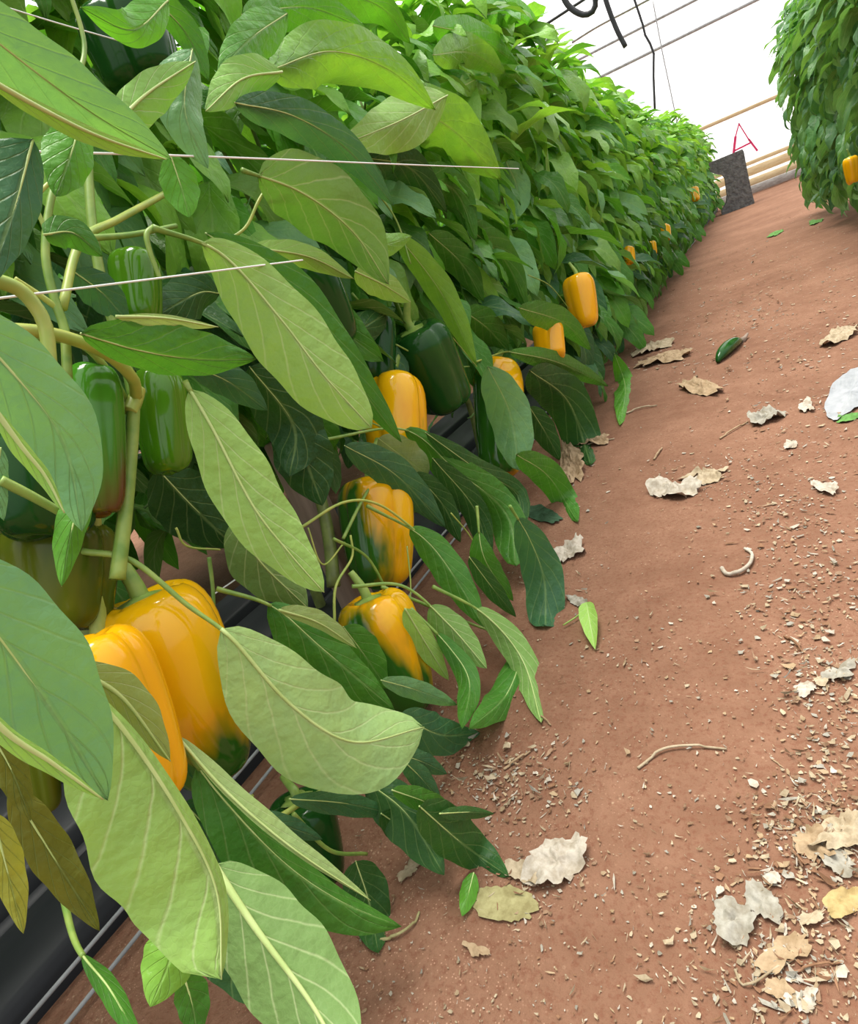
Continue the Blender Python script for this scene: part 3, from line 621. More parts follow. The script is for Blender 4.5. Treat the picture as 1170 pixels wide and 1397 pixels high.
M_Y2 = pepper_material('skin_yellow', ORA, GRN, 1.15, 0.25, 0, 0, 4.1)
M_YG = lambda a: pepper_material('skin_half_ripe', YEL, MGR, 0.44, 0.35, a, -0.60, 7.7)
M_YL = lambda a: pepper_material('skin_long_half_ripe', YEL, MGR, 0.64, 0.25, a + 0.6, -0.55, 3.7)
M_YG2 = lambda a: pepper_material('skin_half_ripe_streaked', YEL, MGR, 0.27, 0.55, a + 0.4, -0.45, 2.2)
M_YG3 = pepper_material('skin_mostly_ripe', YEL, GRN, 0.72, 0.3, 1.0, 0.3, 5.2)
M_G = pepper_material('skin_green', (0.09, 0.27, 0.010), GRN, 0.5, 0, 0, 0, 3.0); M_DG = pepper_material('skin_dark_green', (0.022, 0.105, 0.014), DGR, 0.4, 0, 0, 0, 6.0, 0.14, 0.25); M_OL = pepper_material('skin_olive', OLV, DGR, 0.6, 0, 0, 0, 2.6, 0.2, 0.25)
M_G2 = pepper_material('skin_green_brown_foot', (0.055, 0.22, 0.014), (0.10, 0.045, 0.010), 0.74, 1.1, 0, 0, 8.0)
G1 = 'bell peppers hanging in the left row'
pepper('large yellow bell pepper turning green at the foot, right one of the front pair', (190, 812), (302, 1060), (-.44, -.43), 168, M_Y1, 1, 3, .70, True, (118, 700, -.46), 0.4, group=G1)
pepper('yellow bell pepper half covered by leaves, left one of the front pair', (110, 872), (212, 1095), (-.385, -.375), 142, M_Y2, 2, 4, .72, False, group=G1)
pepper('olive green bell pepper above the front yellow pair, at left edge', (75, 715), (85, 862), -.46, 150, M_OL, 3, 4, .8, False, group=G1)
pepper('dark green bell pepper behind the bluish leaf at the left edge', (55, 590), (70, 735), -.42, 150, M_DG, 4, 4, .8, False, group=G1)
pepper('green bell pepper with brownish foot left of the forked stem', (125, 500), (142, 700), (-.40, -.40), 76, M_G2, 5, 3, .75, False, group=G1)
pepper('small bright green bell pepper right of the forked stem', (212, 505), (232, 648), -.42, 76, M_G, 6, 3, .85, True, (190, 480, -.41), group=G1)
pepper('green bell pepper high behind the lower white string', (183, 345), (192, 440), -.44, 66, M_G, 7, 3, .85, False, group=G1)
pepper('dark glossy green bell pepper in deep shade near the top left', (165, 15), (205, 125), -.42, 120, M_DG, 8, 4, .85, False, group=G1)
pepper('dark green bell pepper beside the tip of the crinkled leaf, above the yellow ones', (400, 350), (462, 478), -.48, 100, M_DG, 9, 4, .8, False, group=G1)
pepper('round dark green bell pepper between stems above the yellow ones', (560, 448), (612, 556), -.53, 96, M_DG, 10, 4, .85, True, group=G1)
pepper('dark green bell pepper mostly hidden left of the round green one', (505, 430), (510, 525), -.56, 70, M_DG, 11, 4, .85, False, group=G1)
pepper('yellow bell pepper above the torn pale leaf', (535, 515), (548, 665), -.54, 92, M_YG3, 12, 4, .8, True, (565, 440, -.54), group=G1)
pepper('half ripe bell pepper with a green front and orange side beside the wooden stake', (505, 655), (518, 802), -.53, 104, M_YG, 13, 4, .78, True, (515, 600, -.54), 2.2, group=G1)
pepper('lowest half ripe bell pepper, yellow topped with a dark green flank', (500, 815), (560, 975), (-.47, -.46), 106, M_YG2, 14, 4, .74, True, (478, 780, -.48), 0.8, group=G1)
pepper('long yellow and green bell pepper half covered by a hanging leaf', (678, 495), (684, 650), -.53, 76, M_YL, 15, 3, .85, True, (690, 470, -.53), 0.2, group=G1)
pepper('small blocky yellow bell pepper below the farther yellow one', (746, 442), (752, 492), -.46, 46, M_Y2, 16, 3, .95, True, group=G1)
pepper('orange yellow bell pepper hanging free in the middle of the left row', (786, 376), (800, 446), -.44, 46, M_Y2, 17, 3, .8, True, group=G1)
pepper('tiny yellow bell pepper far along the left row', (856, 338), (859, 360), -.49, 16, M_Y2, 18, 4, .9, False, group=G1)
pepper('distant yellow bell pepper showing through leaves above the others', (906, 308), (908, 328), -.525, 14, M_Y2, 19, 4, .9, False, group=G1)
pepper('half hidden yellow bell pepper beyond the tiny one', (888, 330), (891, 348), -.515, 13, M_YG3, 20, 4, .9, False, group=G1)
pepper('farthest yellow bell pepper at the end of the left row', (946, 256), (949, 274), -.56, 13, M_Y2, 21, 4, .9, False, group=G1)
pepper('dark green bell pepper low under the big mint coloured leaf', (405, 1090), (440, 1205), -.42, 100, M_DG, 22, 4, .8, True, (385, 1060, -.44), group=G1)
pepper('olive bell pepper behind curled yellowing leaves at the lower left', (40, 1000), (60, 1110), -.42, 60, M_OL, 23, 4, .8, False, group=G1)
pepper('orange yellow bell pepper hanging in the right row', (1159, 214), (1164, 250), 0.22, 19, M_Y2, 24, 4, .8, True, cat='bell pepper')

# ------------------------------------------------------------------ hand built stems of the near plants
def stem_px(pts, X, r0, r1, mtl, plant, name='branch'):
    n = len(pts); Xs = [X] * n if isinstance(X, (int, float)) else np.interp(np.linspace(0, 1, n), np.linspace(0, 1, len(X)), X)
    P = spline([at_x(p[0], p[1], x) for p, x in zip(pts, Xs)], 24); mb = MB(); tube(mb, P, np.linspace(r0, r1, 24), 9); return mb.build(name, [mtl], NEAR[plant])
stem_px([(160, 790), (172, 690), (180, 600), (183, 548)], -.40, .0052, .0044, STEM, 0)
mbn = MB(); stem_px([(176, 562), (183, 548), (189, 530)], -.40, .0058, .0050, YSTEM, 0, 'stem_node')
stem_px([(184, 550), (170, 490), (140, 390), (125, 300), (120, 220)], (-.40, -.42), .0042, .0032, STEM, 0)
stem_px([(186, 545), (180, 515), (140, 480), (70, 455), (-20, 448)], (-.40, -.34), .0042, .0036, YSTEM, 0)
stem_px([(172, 548), (150, 510), (110, 470), (40, 460)], (-.405, -.37), .0028, .0022, STEM, 0)
stem_px([(-20, 378), (30, 398), (60, 440), (68, 495)], -.31, .0036, .0034, YSTEM, 0)
stem_px([(92, 520), (88, 450), (78, 420), (62, 350), (70, 270), (90, 220)], -.37, .003, .002, STEM, 0)
stem_px([(78, 420), (50, 400), (20, 380)], -.37, .002, .0015, YSTEM, 0)
stem_px([(85, 420), (110, 330), (160, 300), (215, 270), (250, 250)], (-.38, -.44), .003, .0024, YSTEM, 0)
stem_px([(120, 325), (180, 320), (240, 308)], -.38, .0022, .0018, STEM, 0)
stem_px([(135, 870), (130, 790), (128, 700)], -.44, .006, .0048, YSTEM, 0)
stem_px([(0, 655), (40, 675), (85, 700)], -.27, .0022, .0018, STEM, 0)
stem_px([(305, 330), (335, 310), (355, 270), (385, 228)], (-.42, -.39), .0013, .0016, YSTEM, 1)
stem_px([(210, 310), (200, 320), (205, 345), (218, 380)], -.37, .0022, .0016, STEM, 1)
stem_px([(455, 800), (448, 730), (430, 650), (400, 540), (360, 420)], (-.56, -.60), .0095, .006, WOODY, 1)
stem_px([(564, 560), (562, 500), (550, 440), (530, 390)], -.57, .005, .004, STEM, 2)
stem_px([(572, 555), (590, 500), (585, 440)], -.56, .0026, .002, YSTEM, 2)
stem_px([(500, 575), (530, 520), (510, 440), (480, 400)], -.56, .0026, .002, STEM, 2)
stem_px([(468, 735), (490, 690), (510, 655)], -.50, .0022, .002, STEM, 2)
stem_px([(456, 850), (458, 800), (480, 760), (478, 730)], -.49, .0018, .0014, YSTEM, 1)
stem_px([(455, 735), (500, 760), (530, 810)], -.49, .002, .0016, STEM, 2)
stem_px([(410, 720), (470, 685), (520, 690), (580, 735)], (-.48, -.45), .0018, .0014, YSTEM, 1)
stem_px([(800, 420), (780, 390), (735, 375)], -.6, .002, .0016, YSTEM, 4)
stem_px([(645, 495), (690, 480), (720, 482)], -.52, .002, .0016, YSTEM, 3)
stem_px([(380, 1115), (440, 1080), (500, 1070)], -.37, .0022, .0022, YSTEM, 1)
stem_px([(400, 1110), (450, 1160), (500, 1165)], -.38, .0018, .0016, STEM, 1)

for pts, X, rr, pl in [([(430, 560), (500, 575), (560, 600)], -.52, .0013, 1), ([(470, 740), (440, 770), (420, 720)], -.50, .0012, 1), ([(540, 470), (600, 500), (640, 500)], -.52, .0013, 2), ([(505, 250), (540, 300), (560, 360)], -.46, .0016, 2),
                        ([(615, 700), (640, 730), (655, 760)], -.44, .0011, 2), ([(555, 745), (560, 800), (556, 850)], -.47, .0011, 2), ([(720, 375), (750, 390), (775, 420)], -.46, .0013, 4), ([(100, 120), (115, 60), (85, -40)], -.38, .0018, 0), ([(60, 310), (50, 270), (90, 230)], -.36, .0014, 0),
                        ([(600, 440), (625, 470), (650, 500)], -.51, .0012, 3), ([(240, 720), (255, 745), (300, 750)], -.50, .0012, 1), ([(285, 760), (290, 800), (292, 840)], -.52, .0022, 1), ([(345, 1085), (300, 1120), (270, 1160)], -.40, .0012, 1), ([(0, 560), (60, 610), (130, 640)], -.45, .0014, 0)]:
    stem_px(pts, X, rr, rr * .8, random.choice([STEM, YSTEM]), pl, 'petiole')

# ------------------------------------------------------------------ trough, drip lines, strings, stake
def extrude_y(mb, prof, y0, y1, n=40):
    V = []; m_ = len(prof); ys = np.linspace(y0, y1, n)
    for yy in ys:
        for (x, z) in prof: V.append((x + 0.003 * math.sin(yy * 5 + x * 40), yy, max(0.002, z + 0.002 * math.sin(yy * 7 + x * 30)) if z > 0 else z))
    F = [(j * m_ + i, j * m_ + i + 1, (j + 1) * m_ + i + 1, (j + 1) * m_ + i) for j in range(n - 1) for i in range(m_ - 1)]
    mb.add(V, [f[::-1] for f in F])
tr = empty('growing_trough', (-0.75, 3.0, 0), 'long black plastic growing trough on the soil under the left row', 'trough')
for nm, prof in (('channel', [(-.955, -.01), (-.958, .034), (-.966, .04), (-1.02, .034), (-1.06, .04), (-1.068, .034), (-1.07, -.01)]), ('channel', [(-.645, -.01), (-.648, .03), (-.655, .036), (-.70, .034), (-.745, .036), (-.752, .03), (-.755, -.01)]), ('channel', [(-.795, -.01), (-.798, .034), (-.806, .04), (-.86, .036), (-.91, .04), (-.918, .034), (-.92, -.01)])):
    mb = MB(); extrude_y(mb, prof, -0.6, 9.6, 60); mb.build(nm, [BLACK], tr)
mb = MB(); extrude_y(mb, [(-.922, .008), (-.935, .022), (-.945, .008), (-.953, .016)], -0.6, 9.6, 60); mb.build('liner', [BLACK], tr)
mb = MB(); extrude_y(mb, [(-.757, .008), (-.770, .022), (-.782, .008), (-.793, .018)], -0.6, 9.6, 60); mb.build('liner', [BLACK], tr)
for lab, dx, z in (('thin grey wire running along the trough edge, inner of the two', -.632, .022), ('thin grey wire running along the trough edge, outer of the two', -.607, .008)):
    mb = MB(); P = [(dx + 0.004 * math.sin(q * 1.7 + dx * 90), q, z) for q in np.linspace(-0.5, 6, 40)]; tube(mb, P, 0.0022, 6); tag(mb.build('edge_wire', [HOSE], origin=(dx, 0, 0)), lab, 'wire')
def string(lab, pts, X, r=0.0008):
    P = [at_x(a, b, X) for a, b in pts]; d = (P[-1] - P[0]); P = [P[0] - d * 0.3] + P + [P[-1] + d * 0.6]
    mb = MB(); tube(mb, spline(P, 30), r, 6); tag(mb.build('support_string', [WIRE], origin=tuple(P[0])), lab, 'string', 'plant support strings')
string('upper white support string stretched across the leaves', [(-10, 205), (290, 214), (590, 226)], -.315, 0.0007)
string('lower white support string slanting past the green pepper', [(-10, 408), (150, 388), (300, 369)], -.335, 0.0007)
string('faint support string crossing the shade at the top left corner', [(15, 12), (80, 32), (150, 52)], -.40, 0.0005)
string('pale string near the soil behind the pair of yellow peppers', [(300, 805), (325, 788)], -.60, 0.0009)
sp_ = at_x(463, 735, -.60); mb = MB(); box(mb, (sp_[0] - .02, sp_[1], 0.165), (0.035, 0.05, 0.35), 0.2, 0, 0.003)
tag(mb.build('wooden_stake', [STAKE], origin=(sp_[0] - .02, sp_[1], 0)), 'weathered wooden stake standing behind a half ripe pepper', 'stake')

# ------------------------------------------------------------------ far end: block, boards, red letter, overhead metal
b0 = on_ground(1003, 287); bz = math.radians(-14); mb = MB()
ph = 70 * depth_of(b0) / FPX; pw = 39 * depth_of(b0) / FPX; lev = [(0, -.46, .56), (.05, -.48, .57), (.10, -.42, .56), (.20, -.26, .55), (.32, -.20, .54), (.62, -.17, .53), (.70, -.22, .53), (.76, -.40, .53), (.84, -.56, .53), (.95, -.58, .53), (1.0, -.54, .50)]
for yy in (-.15, .15): 
    V = [(q * pw, yy, z * ph) for z, a, c in lev for q in (a, c)]; mb.add(V, [((2 * i, 2 * i + 1, 2 * i + 3, 2 * i + 2) if yy < 0 else (2 * i, 2 * i + 2, 2 * i + 3, 2 * i + 1)) for i in range(len(lev) - 1)])
m_ = len(lev); ring = [(a, z) for z, a, c in lev] + [(c, z) for z, a, c in lev[::-1]]; V = [(q * pw, yy, z * ph) for yy in (-.15, .15) for q, z in ring]; n = len(ring)
mb.add(V, [(i, n + i, n + (i + 1) % n, (i + 1) % n) for i in range(n)])
blk = mb.build('concrete_block', [CONC], origin=(0, 0, 0), smooth=False); blk.location = (b0[0], b0[1] + .16, -0.003); blk.rotation_euler.z = math.radians(4)
tag(blk, 'dark grey waisted concrete block standing on the soil at the aisle end', 'block')
def board(name, lab, a, b, off, z0, th, dep, mtl, ext=(0, 0)):
    pa, pb = on_wall(*a, off), on_wall(*b, off); sa, sb = (pa - np.array([0, WY, 0])) @ wdir - ext[0], (pb - np.array([0, WY, 0])) @ wdir + ext[1]
    c = wall_pt((sa + sb) / 2, z0 + th / 2, off); mb = MB(); box(mb, c, (sb - sa, dep, th), WROT, 0, 0.006); tag(mb.build(name, [mtl], origin=tuple(c)), lab, 'board')
zb = lambda a, off: on_wall(*a, off)[2]
board('timber_board', 'upper pale timber board along the foot of the white end wall', (960, 255), (1075, 212), .08, zb((1040, 228), .08) - .05, .11, .04, WOOD, (.6, .8))
board('timber_board', 'lower tan timber board lying beneath the pale one at the end wall', (960, 270), (1075, 225), .14, zb((1040, 243), .14) - .05, .10, .06, WOOD, (.6, .8))
board('weathered_plank', 'weathered grey plank lying on the soil beside the concrete block', (985, 275), (1080, 246), .45, .01, .10, .12, GREYWOOD, (.5, .3))
def wall_stroke(mb, a, b, w):
    pa, pb = on_wall(*a, .012), on_wall(*b, .012); d = nrm(pb - pa); s_ = np.cross(d, wnor) * w / 2; V = []
    for o_ in (0, .004): V += [pa - s_ + wnor * o_, pb - s_ + wnor * o_, pb + s_ + wnor * o_, pa + s_ + wnor * o_]
    mb.add(V, [(0, 1, 2, 3), (7, 6, 5, 4), (0, 4, 5, 1), (1, 5, 6, 2), (2, 6, 7, 3), (3, 7, 4, 0)])
mb = MB(); wall_stroke(mb, (1000, 212), (1003, 186), .032); wall_stroke(mb, (1003, 186), (1008, 168), .016); wall_stroke(mb, (1007, 168), (1022, 192), .014); wall_stroke(mb, (1021, 190), (1033, 206), .024); wall_stroke(mb, (1001, 206), (1025, 194), .022)
o = mb.build('painted_letter', [REDP], origin=tuple(on_wall(1010, 195, .01)), smooth=False); tag(o, 'red letter A painted on the white end wall above the block', 'sign')
def rod(name, lab, cat, pts, Y, r, mtl, group=None):
    P = [at_y(a, b, Y) for a, b in pts]; mb = MB(); tube(mb, spline(P, 24), r, 8); tag(mb.build(name, [mtl], origin=tuple(P[0])), lab, cat, group)
rod('steel_rod', 'dark steel rod hanging slanted from above, left of the far corner', 'rod', [(812, -50), (826, 0), (840, 38), (853, 64)], 5.5, .016, DARKM)
rod('hanging_hose', 'dark curved hose loop hanging at the top of the picture', 'hose', [(745, -60), (768, -4), (782, 14), (800, 20), (812, 6), (806, -40)], 5.0, .018, DARKM)
rod('thin_cable', 'thin dark cable dropping behind the top of the left row', 'cable', [(800, -190), (872, 20), (879, 46), (891, 70), (891, 100), (893, 150)], 6.5, .009, DARKM)
rod('drop_wire', 'thin grey wire hanging straight in front of the end wall', 'wire', [(890, 0), (903, 70), (916, 132), (930, 200)], 9.0, .006, GALV)
rod('cross_pipe', 'thin dark pipe running up to the hose loop', 'pipe', [(700, 62), (737, 38), (780, 10), (860, -42)], 5.6, .010, DARKM)
rod('roof_pipe', 'grey roof pipe crossing behind the slanted steel rod', 'pipe', [(780, 58), (815, 36), (868, 8), (930, -26)], 7.5, .012, GALV)

# ------------------------------------------------------------------ litter on the soil
LT = dict(white=(0.50, 0.45, 0.38), tan=(0.40, 0.29, 0.18), pale=(0.44, 0.36, 0.25), grey=(0.36, 0.34, 0.29), olive=(0.36, 0.33, 0.16), yellow=(0.44, 0.33, 0.15), green=(0.12, 0.28, 0.07), dgreen=(0.05, 0.11, 0.06), brown=(0.26, 0.14, 0.08))
def ground_frame(cx, cy, dx, dy, half_minor):
    c = on_ground(cx, cy); a = on_ground(cx + dx, cy + dy) - c; l = math.hypot(dx, dy); px_, py_ = -dy / l * half_minor, dx / l * half_minor
    b = on_ground(cx + px_, cy + py_) - c; return c, a, b
def crumple(lab, cx, cy, dx, dy, minor, col, seed, rough=0.25, amp=0.5, cat='dry leaf', name='dry_leaf', group='dry leaves on the soil', mtl=DRY, lift=1.0):
    c, a, b = ground_frame(cx, cy, dx, dy, minor); r_ = np.random.default_rng(seed); nt, nr = 44, 9; V = []; sc = min(np.linalg.norm(a), np.linalg.norm(b), 0.03)
    jag = r_.uniform(-1, 1, nt); jag = 0.6 * jag + 0.4 * np.roll(jag, 1); prof = 1 + rough * (0.75 * jag + sum(r_.normal(0, 0.4) * np.cos(k * np.linspace(0, 2 * np.pi, nt, endpoint=False) + r_.uniform(0, 6.3)) for k in (2, 3)))
    for i in range(nr + 1):
        for k in range(nt):
            th = 2 * math.pi * k / nt; rr = i / nr * max(.35, prof[k]); p = c + a * rr * math.cos(th) + b * rr * math.sin(th)
            h = sc * amp * lift * (0.35 + 0.9 * noise.noise(Vector((p[0] * 45, p[1] * 45, seed))) + 0.9 * abs(noise.noise(Vector((p[0] * 120, p[1] * 120, seed)))) + 0.25 * noise.noise(Vector((p[0] * 300, p[1] * 300, seed))) + 0.35 * rr * math.sin(3 * th + seed))
            V.append((p[0], p[1], soil_z(p[0], p[1]) + 0.0015 + max(0, h)))
    F = [(i * nt + k, i * nt + (k + 1) % nt, (i + 1) * nt + (k + 1) % nt, (i + 1) * nt + k) for i in range(nr) for k in range(nt)]
    mb = MB(); mb.add(V, F, None, 0, LT.get(col, (0.5, 0.4, 0.3))); o = mb.build(name, [mtl], origin=tuple(c)); return tag(o, lab, cat, group)
C_ = crumple
C_('big crumpled pale dry leaf right of the lowest dark leaf tips', 762, 1184, 34, -26, 32, 'white', 1, .3)
C_('shredded pale leaf scrap touching the big crumpled leaf on its left', 716, 1196, 26, 8, 15, 'pale', 2, .45)
C_('flat olive dry leaf below the lowest dark leaf tips', 690, 1238, 42, 12, 26, 'olive', 3, .25, .1)
C_('grey holed dry leaf, the larger half of a torn pair', 1003, 1262, 22, 26, 26, 'grey', 4, .35)
C_('light grey folded leaf half against the grey holed leaf', 1042, 1236, 20, 22, 20, 'grey', 5, .3)
C_('small whitish flake just above the grey torn pair', 1053, 1202, 12, 6, 9, 'white', 6, .3)
C_('yellowish dry leaf cut by the right edge of the picture', 1152, 1236, 26, -14, 20, 'yellow', 7, .2)
C_('pale tan scrap between the grey pair and the yellowish leaf', 1108, 1258, 17, -6, 10, 'pale', 8, .4)
C_('brownish curled leaf heaped below the grey torn pair', 1072, 1302, 32, -16, 20, 'tan', 9, .45, .35)
C_('curled tan leaf at the lower right, on top of straw', 1064, 1352, 20, 12, 12, 'tan', 10, .35, .35)
C_('whitish notched leaf lowest at the lower right', 1096, 1366, 22, 4, 16, 'white', 11, .3)
C_('large greyish dry leaf heap at the right edge above the torn pair', 1150, 1140, 36, -20, 26, 'pale', 12, .4)
C_('tan dry leaf under the greyish heap at the right edge', 1112, 1158, 26, 14, 18, 'tan', 13, .45)
C_('grey dry leaf scrap lowest of the heap at the right edge', 1142, 1180, 24, 16, 14, 'grey', 14, .4)
C_('whitish elongated dry leaf in the middle of the aisle', 921, 671, 32, -4, 12, 'white', 15, .25)
C_('whitish small leaf alone near the right edge', 1126, 669, 19, 5, 7, 'white', 16, .25)
C_('grey green dry leaf with dark fold beside a thin straw', 1045, 572, 26, -6, 8, 'grey', 17, .25)
C_('tiny white scrap left of the white plastic sheet', 1101, 556, 10, 0, 8, 'white', 18, .3)
C_('tan curled dry leaf in mid aisle below the dark green piece', 955, 531, 32, 3, 8, 'tan', 19, .3)
C_('long pale dry leaf beside the left row, below the dark green piece', 908, 492, 40, -10, 6, 'tan', 20, .45)
C_('pale dry leaf strip just above the long pale one', 888, 476, 24, -8, 7, 'pale', 21, .35)
C_('torn tan leaf on the soil right of the hanging puckered leaf', 776, 757, 19, -12, 12, 'white', 22, .35)
C_('grey brown shrivelled leaf under the drooping dark leaves', 780, 634, 14, 22, 18, 'tan', 23, .4)
C_('small grey leaf scrap above the fallen green leaf', 788, 821, 16, 6, 6, 'grey', 24, .3)
C_('flat dull green leaf lying in shade at the row edge', 738, 704, 30, 8, 10, 'dgreen', 25, .2, .1)
C_('green scrap on the soil near the right row', 1058, 319, 10, -5, 3, 'green', 26, .3, .2)
C_('small green scrap under the right row leaves', 1112, 304, 9, -3, 3, 'green', 27, .3, .2)
C_('grey green leaf scrap near the right edge, upper of three', 1146, 922, 20, -10, 11, 'grey', 28, .35)
C_('whitish leaf scrap near the right edge, lower left of three', 1100, 945, 16, -5, 9, 'white', 29, .35)
C_('buff leaf scrap between two others near the right edge', 1124, 932, 12, -6, 8, 'pale', 30, .4)
C_('small pale flake alone on bare soil at the bottom', 652, 1301, 17, 8, 8, 'tan', 31, .35)
C_('pale leaf scrap just above the whitish elongated leaf', 962, 652, 26, -6, 8, 'pale', 32, .4)
C_('small light scrap right of the aisle under the thin straw', 1078, 608, 9, -2, 6, 'white', 33, .3)
C_('tan flake beside the shrivelled leaf under the left row', 808, 604, 24, -3, 5, 'tan', 34, .3)
C_('pale dry flake at the foot of the lowest dark leaves', 560, 1190, 14, -12, 9, 'pale', 35, .4)
C_('buff dry leaf at the right edge above the white plastic', 1146, 462, 28, -10, 7, 'pale', 38, .35)
C_('white crumpled plastic sheet at the right edge of the aisle', 1160, 534, 32, -30, 24, 'white', 39, .10, .16, 'plastic sheet', 'plastic_sheet', None, PLAST)
C_('fallen green leaf beside the white plastic sheet', 1160, 570, 22, -4, 5, 'green', 40, .2, .2, 'leaf', 'fallen_leaf', None)
# fresh green leaf fallen on the aisle, with its stalk
def fallen_leaf():
    mb = MB(); A, B_ = on_ground(803, 832), on_ground(813, 890); P = spline([A + [0, 0, .012], (A + B_) / 2 + [0, 0, .010], B_ + [0, 0, .004]], 16); T = nrm(np.gradient(P, axis=0)); up = np.tile([0, 0, 1.0], (16, 1)); S = nrm(np.cross(T, up))
    hw = width_profile(np.linspace(0, 1, 16)) * 0.0125; a = math.radians(28); blade(mb, P, S * math.cos(a) + up * math.sin(a), -S * math.cos(a) + up * math.sin(a), up, hw, hw, 4, TINT['lime'], False, .12, -.2, .03, 5)
    tube(mb, spline([A + [0, 0, .012], on_ground(790, 838, .006), on_ground(768, 853, .004)], 10), .0011, 6, 1)
    tag(mb.build('fallen_leaf', [LEAF, STEM], origin=tuple(A)), 'small fresh green leaf with stalk fallen alone on the aisle soil', 'leaf')
fallen_leaf()
# dark green shrivelled fruit
def fruit():
    A, B_ = on_ground(979, 497), on_ground(1012, 468); n = 14; P = np.array([A + (B_ - A) * t for t in np.linspace(0, 1, n)]); r = 0.017 * np.array([.25, .55, .75, .88, .95, 1, 1, .98, .95, .9, .8, .65, .45, .2]); P[:, 2] = r + 0.003
    mb = MB(); tube(mb, P, r, 12); root = empty('shrivelled_pepper', (A + B_) / 2, 'dark green shrivelled pepper lying across the middle of the aisle', 'pepper')
    mb.build('body', [M_DG], root)
    mb = MB(); e = B_ + (B_ - A) * .28; tube(mb, [P[-1], (P[-1] + e) / 2 + [0, 0, .004], e + [0, 0, .012]], [.010, .006, .003], 7); mb.build('stalk', [STAKE], root)
fruit()
def stick(lab, pts, r, col, name='twig'):
    P = spline([on_ground(a, b) for a, b in pts], 20); P[:, 2] = [soil_z(p[0], p[1]) + r + .0005 for p in P]; P[5:15, 2] += .002
    mb = MB(); tube(mb, P, np.linspace(r, r * .7, 20), 6, 0, LT[col]); tag(mb.build(name, [DRY], origin=tuple(P[0])), lab, 'twig', 'dry twigs on the soil')
stick('whitish curved twig shaped like a hook on bare soil', [(985, 778), (992, 786), (1010, 784), (1024, 772), (1026, 758), (1016, 751)], .0028, 'white')
stick('thin pale bent straw in the lower middle of the aisle', [(871, 1052), (905, 1028), (950, 1023), (992, 1026)], .0014, 'pale')
stick('short tan straw on the litter patch beside the left row', [(688, 1052), (706, 1040), (724, 1027)], .0014, 'tan')
stick('curved greenish stalk on the soil under the lowest leaves', [(520, 1286), (545, 1281), (566, 1266), (574, 1248)], .0014, 'olive')
stick('long thin straw pointing at the grey green folded leaf', [(982, 600), (1000, 588), (1020, 576)], .0018, 'tan')
stick('pale straw beside the left row, next to the shrivelled leaf', [(792, 612), (815, 604), (838, 599)], .0022, 'pale')
stick('buff straw at the tip of the lone bright hanging leaf', [(854, 565), (874, 558), (896, 554)], .0024, 'pale')
stick('brown twig lying against the buff scraps at far right', [(1070, 870), (1085, 880), (1095, 892)], .0014, 'brown')
stick('short tan stick in open soil left of the aisle middle', [(892, 628), (898, 620), (903, 612)], .0022, 'tan')
stick('pale straw near the tip of the drooping pale edged leaf', [(735, 978), (745, 985), (752, 992)], .0012, 'tan')
stick('looped thin straw tangled below the grey torn pair', [(1003, 1325), (1012, 1345), (1030, 1345), (1060, 1325), (1085, 1310)], .0009, 'pale')
stick('fine brown twig right of the looped straw', [(1080, 1330), (1110, 1322), (1150, 1316)], .0009, 'brown')
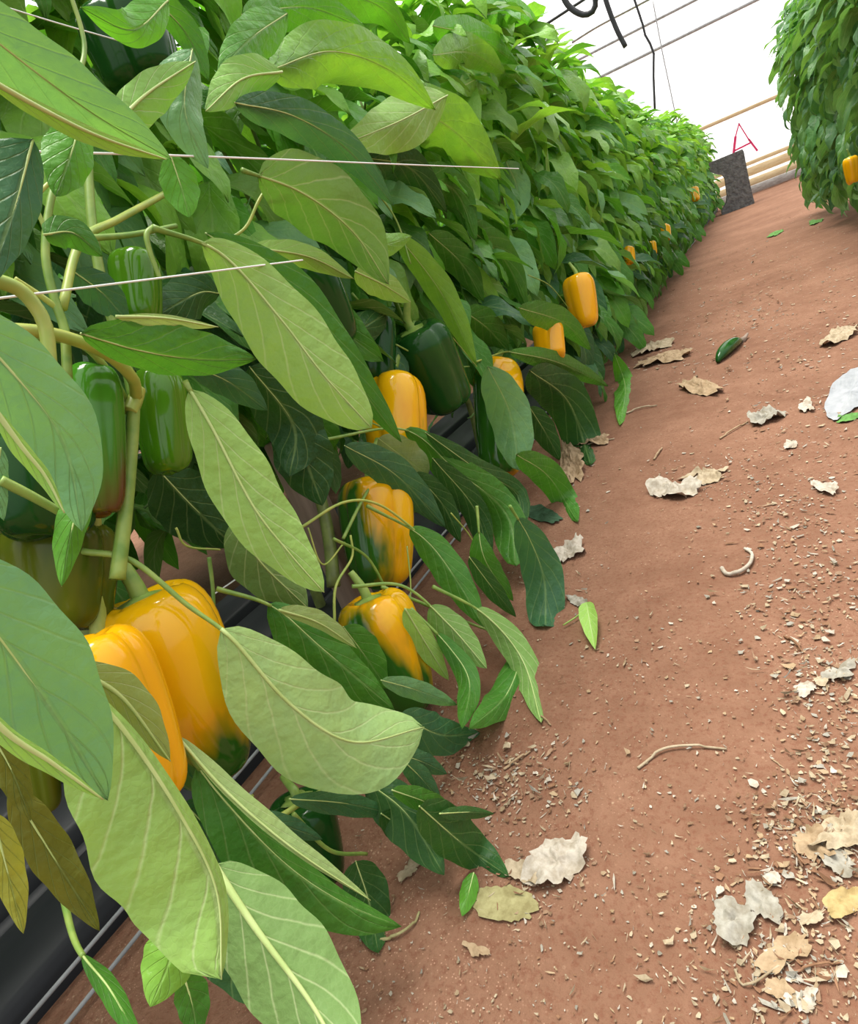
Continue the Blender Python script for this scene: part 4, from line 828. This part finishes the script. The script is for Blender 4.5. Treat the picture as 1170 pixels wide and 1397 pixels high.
# chaff: countless crumbs of dry leaf
def chaff(n=9500):
    mb = MB(); r_ = np.random.default_rng(5); clusters = [(690, 1065, 55, 32, 420), (740, 1200, 50, 30, 120), (1125, 1150, 50, 45, 380), (1060, 1320, 60, 40, 260), (1110, 800, 70, 60, 520), (1060, 700, 60, 30, 220), (1120, 640, 50, 60, 200), (1000, 640, 60, 25, 160), (930, 490, 60, 20, 220), (1070, 560, 60, 60, 220), (1120, 930, 50, 40, 240), (1020, 440, 90, 40, 380), (1060, 370, 70, 25, 420), (900, 485, 35, 14, 160), (1000, 430, 60, 14, 220), (1110, 470, 40, 25, 200), (950, 650, 40, 14, 120), (1100, 1130, 60, 50, 300), (780, 640, 30, 30, 120), (870, 900, 60, 40, 100), (1000, 1250, 70, 60, 160), (760, 770, 40, 30, 90), (960, 400, 50, 40, 200), (1140, 1010, 40, 60, 200), (600, 1010, 60, 30, 80)]
    pts = []
    for cx, cy, sx, sy, m_ in clusters: pts += [(r_.normal(cx, sx), r_.normal(cy, sy), 1.0 + 0.9 * (m_ > 200) * r_.random() ** 2) for _ in range(m_)]
    while len(pts) < n: pts.append((r_.uniform(420, 1250), 300 + 1140 * r_.random() ** 0.8, 0.7))
    cols = [LT['white'], LT['pale'], LT['tan'], LT['grey'], LT['pale'], LT['brown'], (0.30, 0.19, 0.12)]
    beyond = [(None, (r_.uniform(0.0, 1.4), r_.uniform(-.2, 6), 0), .8) for _ in range(2200)]
    for cx, cy, k in pts + beyond:
        if cx is not None and cy < 285: continue
        p = on_ground(cx, cy) if cx is not None else np.array(cy)
        if p[1] > 10.5 or p[1] < -.1: continue
        dep = depth_of(p); s = min(.022, (0.0008 + 0.0020 * r_.random() ** 2.4) * k * (1 + 0.5 * max(.3, dep))); el = r_.uniform(.35, .9) if r_.random() < .75 else .14; s2 = s * (1.9 if el < .2 else 1); th = r_.uniform(0, 6.28); tl = r_.normal(0, .6)
        m5 = r_.integers(5, 8); V = []
        for q in range(m5):
            a = 2 * math.pi * q / m5; lx, ly = s2 * math.cos(a) * r_.uniform(.5, 1.3), s2 * el * math.sin(a) * r_.uniform(.4, 1.2); x_, y_ = p[0] + lx * math.cos(th) - ly * math.sin(th), p[1] + lx * math.sin(th) + ly * math.cos(th)
            x_ += r_.normal(0, s * .12); y_ += r_.normal(0, s * .12); V.append((x_, y_, soil_z(x_, y_) + 0.0012 + abs(lx * math.sin(tl)) + s * .15 * r_.random()))
        mb.add(V, [tuple(range(m5))], None, 0, np.array(cols[r_.integers(len(cols))]) * r_.uniform(.8, 1.1))
    o = mb.build('chaff', [DRY], smooth=False); tag(o, 'crumbs of dry leaf and straw scattered over the red soil', 'litter', kind='stuff')
chaff()
